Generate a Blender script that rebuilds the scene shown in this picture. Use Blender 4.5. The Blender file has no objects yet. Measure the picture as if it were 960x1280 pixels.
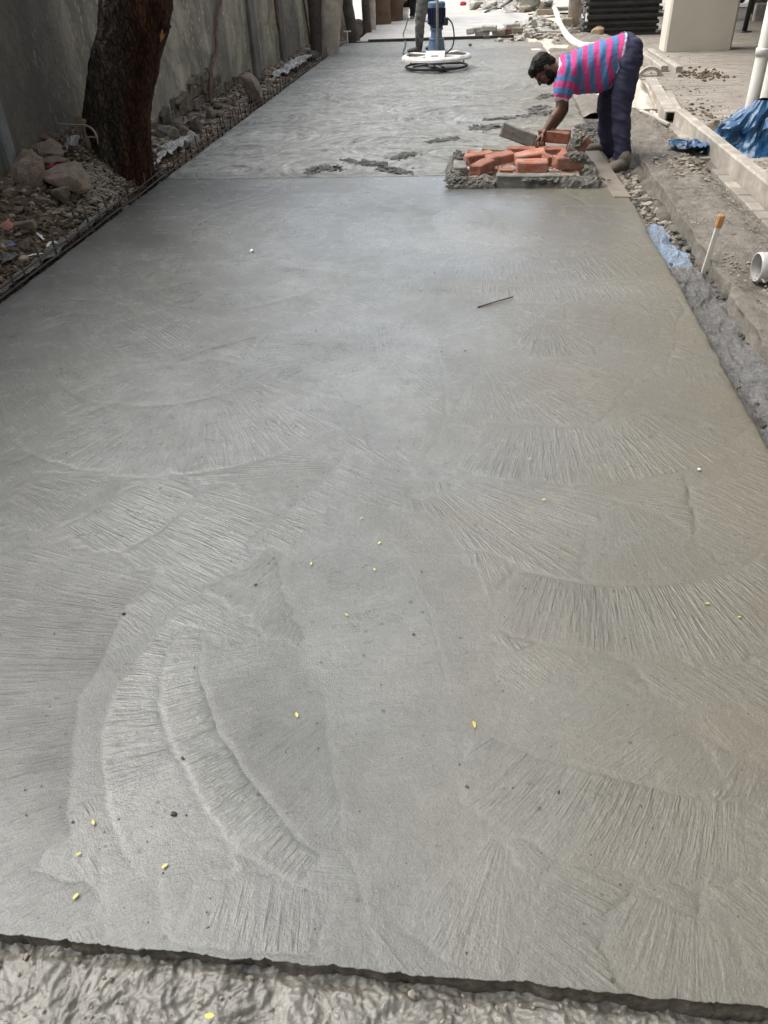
import bpy, bmesh, math, random
import numpy as np
from mathutils import Vector, Matrix, noise

rnd = random.Random(11)
sc = bpy.context.scene
COL = sc.collection
rad = math.radians

# ------------------------------------------------------------------ camera
H = 1.6                                   # eye height above the wet slab
FPX = 960.0                               # focal length in pixels of a 960 x 1280 frame
_d = np.array([60., 1297., 960.])
_v = np.array([124., -(60. * 124 + 960. * 960) / 1297., 960.])
AY = _v / np.linalg.norm(_v)              # along the road
AZ = -_d / np.linalg.norm(_d)             # up
AX = np.cross(AY, AZ)
RC = np.stack([AX, AY, AZ])
EYE = np.array([0, 0, H])
def _ray(u, v): return RC @ np.array([u - 480., v - 640., FPX])
def P(u, v, z=0.):
    d = _ray(u, v); return Vector(EYE + d * (z - H) / d[2])
def Q(u, v, y):
    d = _ray(u, v); return Vector(EYE + d * y / d[1])

cam = bpy.data.objects.new('camera', bpy.data.cameras.new('camera'))
COL.objects.link(cam)
right, up, back = RC[:, 0], -RC[:, 1], -RC[:, 2]
cam.matrix_world = Matrix([[right[i], up[i], back[i], EYE[i]] for i in range(3)] + [[0, 0, 0, 1]])
cam.data.sensor_fit = 'VERTICAL'; cam.data.sensor_height = 36.0; cam.data.lens = 27.0
cam.data.clip_start = 0.02; cam.data.clip_end = 2000
sc.camera = cam

# ------------------------------------------------------------------ light
SUN_EL, SUN_AZ = 56.0, -78.0              # azimuth measured from +y (ahead), negative to the left
w = bpy.data.worlds.new("World"); sc.world = w; w.use_nodes = True
nt = w.node_tree
sky = nt.nodes.new('ShaderNodeTexSky'); sky.sky_type = 'NISHITA'; sky.sun_disc = False
sky.sun_elevation = rad(SUN_EL); sky.sun_rotation = rad(SUN_AZ)
sky.air_density = 1.0; sky.dust_density = 4.0; sky.ozone_density = 1.0
bgn = nt.nodes['Background']; bgn.inputs['Strength'].default_value = 0.15
hs_ = nt.nodes.new('ShaderNodeHueSaturation'); hs_.inputs['Saturation'].default_value = .5   # thin white cloud over the blue
nt.links.new(sky.outputs[0], hs_.inputs['Color']); nt.links.new(hs_.outputs[0], bgn.inputs['Color'])
sun = bpy.data.objects.new('sun', bpy.data.lights.new('sun', 'SUN')); COL.objects.link(sun)
sun.data.energy = .85; sun.data.angle = rad(45); sun.data.color = (1.0, 0.975, 0.93)
_sd = Vector((math.sin(rad(SUN_AZ)) * math.cos(rad(SUN_EL)), math.cos(rad(SUN_AZ)) * math.cos(rad(SUN_EL)), math.sin(rad(SUN_EL))))
sun.rotation_euler = (-_sd).to_track_quat('-Z', 'Y').to_euler()
sc.view_settings.view_transform = 'Standard'; sc.view_settings.look = 'None'
sc.view_settings.gamma = 1.0; sc.view_settings.use_curve_mapping = False
sc.view_settings.exposure = 1.36
sc.cycles.max_bounces = 6

# ------------------------------------------------------------------ helpers
def link(o, parent=None):
    COL.objects.link(o)
    if parent is not None: o.parent = parent
    return o
def tag(o, label, cat, group=None):
    o['label'] = label; o['category'] = cat
    if group: o['group'] = group
    return o
def thing(name, label, cat, loc=(0, 0, 0), rz=0., group=None):
    o = bpy.data.objects.new(name, None); o.location = loc; o.rotation_euler = (0, 0, rz)
    o.empty_display_size = .1
    return tag(link(o), label, cat, group)
def mesh_np(name, verts, faces, smooth=True):
    me = bpy.data.meshes.new(name)
    verts = np.asarray(verts, np.float32); faces = np.asarray(faces, np.int32)
    me.vertices.add(len(verts)); me.vertices.foreach_set('co', verts.ravel())
    k = faces.shape[1]
    me.loops.add(faces.size); me.loops.foreach_set('vertex_index', faces.ravel())
    me.polygons.add(len(faces))
    me.polygons.foreach_set('loop_start', np.arange(0, faces.size, k, dtype=np.int32))
    me.polygons.foreach_set('use_smooth', np.full(len(faces), smooth))
    me.update(calc_edges=True)
    return me
def obj(name, me, mat=None, parent=None, kind=None):
    o = bpy.data.objects.new(name, me)
    if mat is not None and not me.materials: me.materials.append(mat)
    if kind: o['kind'] = kind
    return link(o, parent)
def bmesh_me(bm, name, smooth=False):
    me = bpy.data.meshes.new(name)
    bmesh.ops.recalc_face_normals(bm, faces=bm.faces)
    if smooth:
        for f in bm.faces: f.smooth = True
    bm.to_mesh(me); bm.free()
    return me
def bobj(name, bm, mat, parent=None, smooth=False, kind=None):
    return obj(name, bmesh_me(bm, name, smooth), mat, parent, kind)

def grid_faces(nu, nv):
    i = np.arange(nu * nv).reshape(nv, nu)
    return np.stack([i[:-1, :-1].ravel(), i[:-1, 1:].ravel(), i[1:, 1:].ravel(), i[1:, :-1].ravel()], 1)

def _hash(ix, iy, seed):
    h = (ix.astype(np.int64) * 374761393 + iy.astype(np.int64) * 668265263 + seed * 1274126177) & 0xffffffff
    h = ((h ^ (h >> 13)) * 1103515245) & 0xffffffff
    h = ((h ^ (h >> 15)) * 2246822519) & 0xffffffff
    return ((h ^ (h >> 16)) & 0xffff) / 65535.0
def vn(x, y, seed=0):
    x = np.asarray(x, float); y = np.asarray(y, float)
    ix = np.floor(x); iy = np.floor(y); fx = x - ix; fy = y - iy
    fx = fx * fx * (3 - 2 * fx); fy = fy * fy * (3 - 2 * fy)
    a = _hash(ix, iy, seed); b = _hash(ix + 1, iy, seed); c = _hash(ix, iy + 1, seed); d = _hash(ix + 1, iy + 1, seed)
    return (a * (1 - fx) + b * fx) * (1 - fy) + (c * (1 - fx) + d * fx) * fy - .5
def fbm(x, y, seed=0, octs=4, gain=.5):
    x = np.asarray(x, float); y = np.asarray(y, float)
    s = 0.; a = 1.
    for k in range(octs):
        s = s + a * vn(x * 2 ** k + 17.3 * k, y * 2 ** k - 9.1 * k, seed + k * 7); a *= gain
    return s
def sstep(a, b, x):
    t = np.clip((x - a) / (b - a), 0, 1); return t * t * (3 - 2 * t)

def add_box(bm, c, size, rot=None, bevel=0., jitter=0.):
    r = bmesh.ops.create_cube(bm, size=1.0)
    vs = r['verts']
    bmesh.ops.scale(bm, vec=Vector(size), verts=vs)
    if jitter:
        for q in vs: q.co += Vector((rnd.uniform(-1, 1), rnd.uniform(-1, 1), rnd.uniform(-1, 1))) * jitter
    if bevel:
        es = list({e for q in vs for e in q.link_edges})
        rr = bmesh.ops.bevel(bm, geom=es, offset=bevel, segments=1, affect='EDGES', profile=.6)
        vs = list({q for f in rr['faces'] for q in f.verts} | {q for q in vs if q.is_valid})
    m = Matrix.Translation(Vector(c)) @ (rot.to_4x4() if rot is not None else Matrix())
    bmesh.ops.transform(bm, matrix=m, verts=vs)
    return vs
def rotz(a): return Matrix.Rotation(a, 3, 'Z')
def rotxyz(a, b, c): return Matrix.Rotation(c, 3, 'Z') @ Matrix.Rotation(b, 3, 'Y') @ Matrix.Rotation(a, 3, 'X')
def add_tube(bm, pts, radii, seg=10, caps=True):
    pts = [Vector(p) for p in pts]
    if not hasattr(radii, '__len__'): radii = [radii] * len(pts)
    rings = []; nrm = None
    for i, p in enumerate(pts):
        t = (pts[min(i + 1, len(pts) - 1)] - pts[max(i - 1, 0)]).normalized()
        if nrm is None:
            nrm = t.cross(Vector((0, 0, 1)) if abs(t.z) < .9 else Vector((1, 0, 0))).normalized()
        else:
            nrm = (nrm - t * nrm.dot(t)).normalized()
        b = t.cross(nrm)
        rings.append([bm.verts.new(p + (nrm * math.cos(2 * math.pi * k / seg) + b * math.sin(2 * math.pi * k / seg)) * radii[i]) for k in range(seg)])
    for a, c in zip(rings, rings[1:]):
        for k in range(seg):
            bm.faces.new((a[k], a[(k + 1) % seg], c[(k + 1) % seg], c[k]))
    if caps:
        bm.faces.new(rings[0][::-1]); bm.faces.new(rings[-1])
    return rings
def add_lathe(bm, prof, c=(0, 0, 0), seg=32, rot=None):
    c = Vector(c); rings = []
    for r, z in prof:
        ring = []
        for k in range(seg):
            q = Vector((r * math.cos(2 * math.pi * k / seg), r * math.sin(2 * math.pi * k / seg), z))
            if rot is not None: q = rot @ q
            ring.append(bm.verts.new(c + q))
        rings.append(ring)
    for a, b in zip(rings, rings[1:]):
        for k in range(seg): bm.faces.new((a[k], a[(k + 1) % seg], b[(k + 1) % seg], b[k]))
    return rings
def smooth_path(pts, n=8):
    pts = [Vector(p) for p in pts]; out = []
    for i in range(len(pts) - 1):
        p0 = pts[max(i - 1, 0)]; p1 = pts[i]; p2 = pts[i + 1]; p3 = pts[min(i + 2, len(pts) - 1)]
        for k in range(n):
            t = k / n
            out.append(.5 * ((2 * p1) + (p2 - p0) * t + (2 * p0 - 5 * p1 + 4 * p2 - p3) * t * t + (-p0 + 3 * p1 - 3 * p2 + p3) * t ** 3))
    out.append(pts[-1]); return out

def rock_me(name, seed, sub=2, cuts=9, rough=.08, mat=None, smooth=False):
    r = random.Random(seed); bm = bmesh.new()
    bmesh.ops.create_icosphere(bm, subdivisions=sub, radius=1.0)
    for _ in range(cuts):
        n = Vector((r.gauss(0, 1), r.gauss(0, 1), r.gauss(0, 1))).normalized(); d = r.uniform(.45, .85)
        for q in bm.verts:
            e = q.co.dot(n) - d
            if e > 0: q.co -= n * e * .97
    o = Vector((r.uniform(-50, 50),) * 3)
    for q in bm.verts:
        q.co += q.co.normalized() * (noise.fractal(q.co * 2.2 + o, 1.0, 2.0, 4) * rough)
    me = bmesh_me(bm, name, smooth)
    if mat: me.materials.append(mat)
    return me

# node helpers
def nn(t, typ, ins=None, **at):
    n = t.nodes.new(typ)
    for k, v in at.items(): setattr(n, k, v)
    for k, v in (ins or {}).items():
        s = n.inputs[k]
        if isinstance(v, bpy.types.NodeSocket): t.links.new(v, s)
        elif isinstance(v, bpy.types.Node): t.links.new(v.outputs[0], s)
        else: s.default_value = v
    return n
def newmat(name):
    m = bpy.data.materials.new(name); m.use_nodes = True
    return m, m.node_tree, m.node_tree.nodes['Principled BSDF']
def math_(t, op, a, b=0., clamp=False):
    return nn(t, 'ShaderNodeMath', {0: a, 1: b}, operation=op, use_clamp=clamp).outputs[0]
def c4(c): return (c[0], c[1], c[2], 1.0)
def ramp(t, fac, stops):
    n = nn(t, 'ShaderNodeValToRGB', {0: fac}); el = n.color_ramp.elements
    while len(el) < len(stops): el.new(.5)
    for e, (p, c) in zip(el, stops):
        e.position = p; e.color = c4(c) if hasattr(c, '__len__') else (c, c, c, 1)
    return n.outputs[0]
def mixc(t, f, a, b, mode='MIX'):
    n = nn(t, 'ShaderNodeMix', data_type='RGBA', blend_type=mode)
    for k, v in ((0, f), (6, a), (7, b)):
        s = n.inputs[k]
        if isinstance(v, bpy.types.NodeSocket): t.links.new(v, s)
        else: s.default_value = c4(v) if hasattr(v, '__len__') and len(v) == 3 else v
    return n.outputs[2]
def coords(t, rand=True, kind='Object'):
    v = nn(t, 'ShaderNodeTexCoord').outputs[kind]
    if rand:
        oi = nn(t, 'ShaderNodeObjectInfo').outputs['Random']
        v = nn(t, 'ShaderNodeVectorMath', {0: v, 1: nn(t, 'ShaderNodeVectorMath', {0: oi, 1: (31.7, 17.3, 23.9)}, operation='MULTIPLY').outputs[0]}, operation='ADD').outputs[0]
    return v
def noise_(t, v, scale, detail=4., rough=.6, dist=0.):
    return nn(t, 'ShaderNodeTexNoise', {'Vector': v, 'Scale': scale, 'Detail': detail, 'Roughness': rough, 'Distortion': dist}).outputs[0]
def pm(name, c1, c2, scale=6., rough=.75, bump=.3, bscale=30., bdist=.01, spec=.4, metal=0., c3=None, dscale=2.5, damt=.5, kind='Object', vary=.0, rvar=.15):
    """two-colour mottled surface with an optional dirt colour, roughness break-up and relief"""
    m, t, b = newmat(name)
    v = coords(t, True, kind)
    n1 = noise_(t, v, scale, 5, .62)
    col = ramp(t, n1, [(.32, c1), (.68, c2)])
    if c3 is not None:
        f = ramp(t, noise_(t, v, dscale, 6, .65), [(.5 - .18, 0.), (.5 + .18, damt)])
        col = mixc(t, f, col, c3)
    if vary:
        hv = nn(t, 'ShaderNodeHueSaturation', {'Color': col})
        r = nn(t, 'ShaderNodeObjectInfo').outputs['Random']
        t.links.new(math_(t, 'ADD', math_(t, 'MULTIPLY', r, vary * 2), 1 - vary), hv.inputs['Value'])
        col = hv.outputs[0]
    t.links.new(col, b.inputs['Base Color'])
    rr = math_(t, 'ADD', math_(t, 'MULTIPLY', noise_(t, v, scale * 2.3, 3), rvar * 2), rough - rvar, True)
    t.links.new(rr, b.inputs['Roughness'])
    b.inputs['Specular IOR Level'].default_value = spec; b.inputs['Metallic'].default_value = metal
    if bump:
        bn = nn(t, 'ShaderNodeBump', {'Height': noise_(t, v, bscale, 6, .68), 'Strength': bump, 'Distance': bdist})
        t.links.new(bn.outputs[0], b.inputs['Normal'])
    return m

MT = {}
MT['soil'] = pm('soil', (.065, .046, .031), (.17, .128, .088), 9, .9, .8, 45, .02, .2)
MT['chips'] = pm('chips', (.11, .082, .056), (.40, .335, .26), 4, .85, .5, 40, .01, .3)
MT['stone_dark'] = pm('stone_dark', (.06, .05, .04), (.17, .148, .12), 5, .85, .6, 18, .02, .3, c3=(.22, .2, .17), damt=.6, vary=.45)
MT['stone_pink'] = pm('stone_pink', (.40, .305, .235), (.62, .51, .41), 4, .85, 1., 16, .05, .3, c3=(.14, .115, .085), damt=.4, vary=.1)
MT['stone_pale'] = pm('stone_pale', (.32, .275, .21), (.54, .48, .385), 5, .85, 1., 20, .04, .3, c3=(.12, .10, .07), damt=.6, vary=.15)
MT['masonry'] = pm('masonry', (.15, .13, .10), (.29, .26, .205), 7, .9, .8, 30, .02, .25, c3=(.04, .036, .03), damt=.8, vary=.3)
MT['brick'] = pm('brick', (.20, .055, .030), (.36, .115, .060), 9, .85, .5, 60, .006, .3, c3=(.44, .33, .27), dscale=11, damt=.55, vary=.22)
MT['mortar'] = pm('mortar', (.12, .115, .095), (.27, .26, .222), 12, .8, 1., 40, .02, .4, c3=(.06, .058, .05), damt=.8)
MT['clod'] = pm('clod', (.035, .033, .028), (.11, .105, .092), 20, .6, 1., 60, .02, .5)
MT['cement_grey'] = pm('cement_grey', (.17, .163, .14), (.30, .29, .255), 9, .85, .9, 35, .012, .3, c3=(.10, .096, .082), dscale=7, damt=.8)
MT['cement_pale'] = pm('cement_pale', (.30, .285, .25), (.46, .44, .40), 8, .8, .4, 50, .006, .35, c3=(.18, .165, .14), damt=.5)
MT['kerb'] = pm('kerb', (.36, .33, .28), (.50, .465, .405), 6, .85, .35, 70, .004, .3, c3=(.19, .17, .14), dscale=5, damt=.85, vary=.08)
MT['paver'] = pm('paver', (.26, .236, .198), (.36, .33, .283), 7, .85, .35, 70, .004, .3, c3=(.20, .18, .15), dscale=1.3, damt=.7, vary=.22)
MT['sand'] = pm('sand', (.20, .183, .155), (.34, .315, .272), 14, .95, 1., 75, .02, .15, c3=(.13, .118, .098), dscale=3.2, damt=.75)
MT['sand_pale'] = pm('sand_pale', (.40, .36, .30), (.58, .53, .45), 8, .95, .8, 40, .015, .15)
MT['gravel'] = pm('gravel', (.14, .125, .095), (.36, .325, .26), 18, .7, .5, 60, .01, .4)
MT['wood'] = pm('wood', (.24, .20, .15), (.40, .36, .30), 5, .6, .3, 40, .004, .4, c3=(.16, .10, .055), damt=.6)
MT['wet_board'] = pm('wet_board', (.19, .172, .145), (.30, .28, .245), 6, .4, .4, 50, .006, .5, c3=(.16, .11, .06), dscale=4, damt=.5)
MT['wood_old'] = pm('wood_old', (.16, .125, .09), (.30, .25, .19), 6, .8, .4, 40, .005, .3)
MT['bark_dark'] = pm('bark_dark', (.03, .023, .018), (.10, .08, .066), 5, .85, .9, 22, .03, .3, c3=(.12, .11, .098), dscale=3.5, damt=.55)
MT['bark_brown'] = pm('bark_brown', (.10, .06, .035), (.22, .145, .09), 5, .85, .9, 22, .03, .3, c3=(.05, .035, .025), damt=.6)
MT['bark_pale'] = pm('bark_pale', (.34, .295, .24), (.54, .48, .40), 6, .85, .6, 26, .02, .3, c3=(.14, .115, .09), damt=.6)
MT['root'] = pm('root', (.10, .06, .04), (.19, .125, .085), 8, .85, .5, 40, .01, .3)
MT['rust'] = pm('rust', (.03, .025, .02), (.085, .066, .05), 18, .65, .4, 90, .003, .5, metal=.3)
MT['steel'] = pm('steel', (.20, .195, .185), (.36, .35, .33), 10, .5, .2, 60, .002, .5, metal=.6)
MT['dark_steel'] = pm('dark_steel', (.03, .029, .027), (.07, .067, .062), 10, .5, .2, 60, .002, .5, metal=.4)
MT['black_plastic'] = pm('black_plastic', (.008, .008, .009), (.02, .02, .021), 6, .45, .15, 40, .003, .5, c3=(.07, .062, .05), damt=.35)
MT['rubber'] = pm('rubber', (.03, .029, .027), (.085, .08, .072), 8, .5, .25, 30, .005, .5)
MT['blue_paint'] = pm('blue_paint', (.035, .10, .20), (.06, .15, .27), 5, .5, .15, 40, .003, .5, c3=(.20, .21, .22), dscale=6, damt=.6)
MT['navy_paint'] = pm('navy_paint', (.012, .016, .045), (.024, .030, .075), 5, .45, .15, 40, .003, .5)
MT['white_paint'] = pm('white_paint', (.55, .53, .49), (.80, .78, .74), 6, .5, .15, 40, .003, .5, c3=(.38, .35, .31), damt=.35)
MT['pvc'] = pm('pvc', (.62, .60, .54), (.76, .735, .67), 4, .4, .1, 30, .002, .5, c3=(.42, .39, .34), dscale=5, damt=.4)
MT['pvc_grey'] = pm('pvc_grey', (.46, .45, .43), (.62, .61, .59), 5, .45, .25, 40, .003, .5, c3=(.28, .265, .24), dscale=8, damt=.6)
MT['tarp'] = pm('tarp', (.008, .045, .115), (.018, .085, .185), 5, .28, .35, 9, .03, .5)
MT['pillar_paint'] = pm('pillar_paint', (.55, .51, .42), (.63, .59, .49), 1.2, .8, .1, 40, .003, .3, c3=(.42, .39, .33), dscale=.9, damt=.4)
MT['facade'] = pm('facade', (.45, .43, .35), (.51, .49, .41), .8, .85, .1, 20, .003, .3)
MT['skin'] = pm('skin', (.072, .034, .02), (.105, .052, .031), 12, .5, .12, 80, .002, .45)
MT['hair'] = pm('hair', (.004, .0035, .003), (.009, .008, .007), 60, .6, .5, 160, .003, .2)
MT['cloth_navy'] = pm('cloth_navy', (.022, .022, .05), (.04, .041, .085), 5, .85, .3, 30, .01, .2, c3=(.075, .073, .095), dscale=6, damt=.4)
MT['cloth_grey'] = pm('cloth_grey', (.11, .11, .10), (.17, .165, .15), 7, .9, .3, 30, .01, .2)
MT['cloth_dark'] = pm('cloth_dark', (.016, .015, .018), (.035, .033, .037), 7, .9, .3, 30, .01, .2)
MT['cloth_tan'] = pm('cloth_tan', (.34, .28, .22), (.46, .40, .33), 7, .9, .3, 30, .01, .2)
MT['cloth_white'] = pm('cloth_white', (.70, .69, .67), (.80, .79, .77), 7, .85, .2, 40, .004, .25)
MT['canvas_shoe'] = pm('canvas_shoe', (.10, .09, .073), (.21, .19, .158), 14, .85, .3, 60, .004, .25)
MT['red_rag'] = pm('red_rag', (.30, .02, .035), (.42, .04, .06), 9, .8, .4, 30, .01, .2)
MT['leaf_yellow'] = pm('leaf_yellow', (.58, .48, .08), (.70, .64, .22), 60, .6, .2, 80, .002, .35, c3=(.30, .22, .06), dscale=50, damt=.6, vary=.25)
MT['orange_paint'] = pm('orange_paint', (.40, .19, .06), (.54, .30, .13), 20, .7, .3, 60, .003, .3)
MT['yellow_paint'] = pm('yellow_paint', (.60, .33, .03), (.72, .45, .06), 5, .5, .1, 40, .003, .4, c3=(.30, .2, .08), damt=.4)
MT['green_sheet'] = pm('green_sheet', (.50, .54, .34), (.64, .66, .48), 3, .7, .3, 14, .01, .3)
MT['blue_scrap'] = pm('blue_scrap', (.05, .09, .22), (.12, .18, .36), 8, .5, .3, 30, .01, .4)
MT['white_scrap'] = pm('white_scrap', (.55, .55, .53), (.78, .78, .76), 8, .5, .3, 30, .01, .4)
MT['car_paint'] = pm('car_paint', (.50, .52, .55), (.58, .60, .63), 2, .25, .0, 40, .003, .6)
MT['glass_dark'] = pm('glass_dark', (.02, .024, .028), (.03, .034, .04), 2, .08, 0, 40, .003, .6)

# ------------------------------------------------------------------ the ground and the concrete bays
XL, XR = -2.735, 1.15                     # edges of the road slab
Y0, Y1, Y2 = .652, 6.93, 18.0             # near edge, joint between the two bays, steel stop bar

FANS = []                                 # cx, cy, rin, rout, amid, ahalf, amp, tone, skew, tangential, lip, outward, grain
def arc(p1, p2, p3, width, amp=.6, tone=0., skew=0., tang=False, lip=.4, grain=0., ext=1.3):
    """a sweep of the float: the arc through three points, filled 'width' metres inward (or outward when negative)"""
    a, b, c = (P(*p) for p in (p1, p2, p3))
    d = 2 * (a.x * (b.y - c.y) + b.x * (c.y - a.y) + c.x * (a.y - b.y))
    if abs(d) < 1e-6: return
    s = [q.x ** 2 + q.y ** 2 for q in (a, b, c)]
    ux = (s[0] * (b.y - c.y) + s[1] * (c.y - a.y) + s[2] * (a.y - b.y)) / d
    uy = (s[0] * (c.x - b.x) + s[1] * (a.x - c.x) + s[2] * (b.x - a.x)) / d
    R_ = math.hypot(a.x - ux, a.y - uy)
    am = math.atan2(b.y - uy, b.x - ux)
    wrap = lambda t: (t + math.pi) % (2 * math.pi) - math.pi
    a1 = wrap(math.atan2(a.y - uy, a.x - ux) - am); a3 = wrap(math.atan2(c.y - uy, c.x - ux) - am)
    mid = am + (a1 + a3) / 2; half = abs(a3 - a1) / 2 * ext
    if width > 0: FANS.append((ux, uy, max(R_ - width, 0), R_, mid, half, amp, tone, skew, tang, lip, False, grain))
    else: FANS.append((ux, uy, R_, R_ - width, mid, half, amp, tone, skew, tang, lip * .3, True, grain))
def rfan(x, y, r0, r1, a, h, amp, tone, tang=False, lip=.2, grain=0.):
    FANS.append((x, y, r0, r1, a, h, amp, tone, 0., tang, lip, False, grain))

fr = random.Random(5)
for k in range(110):                      # the older, fainter sweeps underneath
    r1 = fr.uniform(.35, 1.0)
    rfan(fr.uniform(XL, XR), fr.uniform(.5, Y1), r1 - fr.uniform(.15, .4), r1, fr.uniform(-3.1, 3.1), fr.uniform(.5, 1.2), fr.uniform(.35, .85), fr.uniform(-.45, .45), lip=.15, grain=fr.uniform(0, .5))
# the sweeps that can be told apart
_h = P(505, 578)
rfan(_h.x, _h.y, .05, 1.05, -math.pi / 2, 2.0, .85, .1, lip=.1, grain=.3)
rfan(_h.x - .1, _h.y + .1, .1, 1.3, math.pi * .75, 1.1, .7, .15, lip=.1)
arc((250, 280), (420, 345), (600, 290), .5, .5, .35, lip=.2)
arc((400, 250), (500, 330), (680, 270), .45, .45, .2, lip=.2)
arc((330, 420), (440, 500), (600, 420), .6, .6, .25, lip=.25)
arc((560, 380), (680, 450), (800, 380), .6, .6, -.1, lip=.25, grain=.5)
arc((30, 560), (230, 592), (425, 540), .9, .95, .35, lip=.3, grain=.2)
arc((70, 470), (200, 505), (330, 470), .5, .4, .55, lip=.15)
arc((160, 250), (165, 305), (245, 322), .35, .1, -.45, lip=.1)
arc((200, 330), (300, 385), (420, 330), .4, .3, .3, lip=.15)
arc((470, 270), (520, 322), (610, 300), .7, .15, .5, lip=.1)
arc((555, 262), (575, 300), (650, 308), .3, .1, .75, lip=.25)
arc((650, 250), (720, 300), (790, 300), .5, .1, -.35, lip=.15)
arc((390, 326), (600, 352), (840, 340), .55, .5, -.3, lip=.25)
arc((360, 330), (620, 356), (830, 347), -.35, .55, .1, lip=.3)
arc((430, 440), (522, 500), (528, 562), .35, .2, .6, lip=.3)
arc((500, 395), (560, 470), (540, 560), -.5, .45, -.1, lip=.15)
arc((560, 545), (690, 540), (800, 474), .9, .6, .0, lip=.35, grain=.8)
arc((795, 478), (833, 447), (834, 385), .4, .2, -.1, lip=.6, grain=.7)
arc((860, 590), (925, 540), (935, 480), .6, .3, -.35, lip=.2)
arc((0, 690), (70, 650), (140, 570), .4, .9, -.55, skew=.2, lip=.2)
arc((0, 775), (130, 700), (270, 600), .35, 1., .15, lip=.3)
arc((0, 775), (130, 700), (270, 600), -.5, .85, -.15, lip=.2)
arc((290, 690), (380, 620), (450, 560), -.45, .7, .05, lip=.3)
arc((120, 1090), (100, 900), (180, 740), -.8, .75, -.1, lip=.2, grain=.4)
arc((560, 585), (700, 604), (935, 570), .55, .85, .0, lip=.4)
arc((470, 690), (590, 752), (700, 722), .5, 1., .1, lip=.3, grain=.3)
arc((690, 710), (790, 728), (940, 690), .75, .6, -.05, lip=.5, grain=.9)
arc((660, 712), (790, 730), (950, 690), -.42, .9, -.2, lip=.4)
arc((680, 820), (720, 872), (820, 872), .5, .3, -.35, lip=.25, grain=.5)
arc((262, 735), (137, 905), (182, 1090), .5, .75, .45, lip=.35)
arc((255, 788), (268, 905), (420, 1075), -.14, 1.05, .4, lip=.2)
arc((255, 788), (268, 905), (420, 1075), .38, .7, -.55, lip=.5, grain=.4)
arc((420, 650), (402, 880), (450, 1095), .6, .3, .05, lip=.45, grain=.5)
arc((430, 640), (540, 760), (560, 900), .5, .35, .15, lip=.15)
arc((590, 895), (720, 957), (945, 992), .35, .45, .05, skew=.8, lip=.4, grain=.3)
arc((590, 897), (720, 960), (945, 996), -.30, .75, .0, skew=.3, lip=.4)
arc((440, 1085), (540, 1200), (740, 1225), .55, .55, -.15, lip=.2)
arc((760, 1080), (850, 1140), (960, 1150), -.25, .5, -.1, lip=.2)
arc((0, 1045), (90, 1082), (182, 1092), .22, .8, .1, lip=.3)
arc((150, 1150), (330, 1190), (480, 1180), .22, .7, -.15, lip=.2)
arc((330, 1095), (420, 1130), (490, 1120), .16, .3, .4, lip=.3)

def soften_seams(U, V, A, thr=.25, n=9):
    """let the ridges die out where two sweeps meet"""
    d = np.zeros(U.shape, bool)
    for B in (U, V):
        j = np.abs(np.diff(B, axis=0)) > thr; d[1:] |= j; d[:-1] |= j
        j = np.abs(np.diff(B, axis=1)) > thr; d[:, 1:] |= j; d[:, :-1] |= j
    k = np.where(d, 0., 1.)
    for _ in range(n):
        p = np.pad(k, 1, mode='edge'); q = (p[:-2, 1:-1] + p[2:, 1:-1] + p[1:-1, :-2] + p[1:-1, 2:] + 2 * k) / 6
        k = np.where(d, 0., np.minimum(q, 1.))
    return A * k
def slab_fields(X, Y):
    U = X * .7 + Y * .7; V = Y * .7 - X * .7
    A = np.full(X.shape, .4); T = fbm(X * 1.1, Y * .9, 3, 4) * .6; L = np.zeros(X.shape); G = np.full(X.shape, .3)
    wob = fbm(X * 2.5, Y * 2.5, 9, 3) * .05 + fbm(X * 12, Y * 12, 12, 3) * .014
    sp = fbm(X * 30, Y * 30, 13, 3) * .9 + fbm(X * 6, Y * 6, 14, 3) * .8      # ragged hand-over between sweeps
    brk = sstep(-.12, .25, fbm(X * 9, Y * 9, 15, 3))                         # broken lips
    for i, (cx, cy, r0, r1, am, ah, amp, tone, skew, tang, lip, outw, gr) in enumerate(FANS):
        sel = np.nonzero((np.abs(X - cx) < r1 + .08) & (np.abs(Y - cy) < r1 + .08))
        if not len(sel[0]): continue
        dx = X[sel] - cx; dy = Y[sel] - cy; wb = wob[sel]
        r = np.hypot(dx, dy) + wb; a = np.arctan2(dy, dx) - am
        a = (a + np.pi) % (2 * np.pi) - np.pi
        e = (ah * 1.15 - np.abs(a)) * r1 / .65
        m = (r < r1) & (r > r0 - .06) & (e > 0)
        e = np.clip(e, 0, 1)
        if outw: t = 1 - np.clip((r - r0) / (r1 - r0), 0, 1); m &= r > r0
        else: t = np.clip((r - r0) / (r1 - r0), 0, 1)
        idx = tuple(s_[m] for s_ in sel); a = a[m]; r = r[m]; t = t[m]; e = e[m]
        s_ = sstep(0, 1, e) * sstep(0, .5, t)
        u = a * (r0 + r1) * .5 + i * 3.7 + skew * (r - r1); v = r + i * 1.3
        if tang: u, v = v, u
        k = s_ + sp[idx] * .16 > .36
        ik = tuple(q[k] for q in idx)
        U[ik] = u[k]; V[ik] = v[k]
        A[ik] = (amp * (.42 + .58 * t ** 1.3) * e ** .8 * sstep(-.15, .2, t))[k]
        T[idx] = T[idx] * (1 - .7 * s_) + tone * s_ * .8
        G[idx] = G[idx] * (1 - s_) + gr * s_
        edge = (r0 + .006 - r) if outw else (r - r1 + .006)
        L[idx] = L[idx] * (1 - .8 * s_) + lip * sstep(.2, 1, e) * brk[idx] * (.8 * np.exp(-(edge / .011) ** 2) + .3 * np.exp(-np.abs(edge) / .03))
    return U, V, soften_seams(U, V, A), T, L, G

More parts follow.
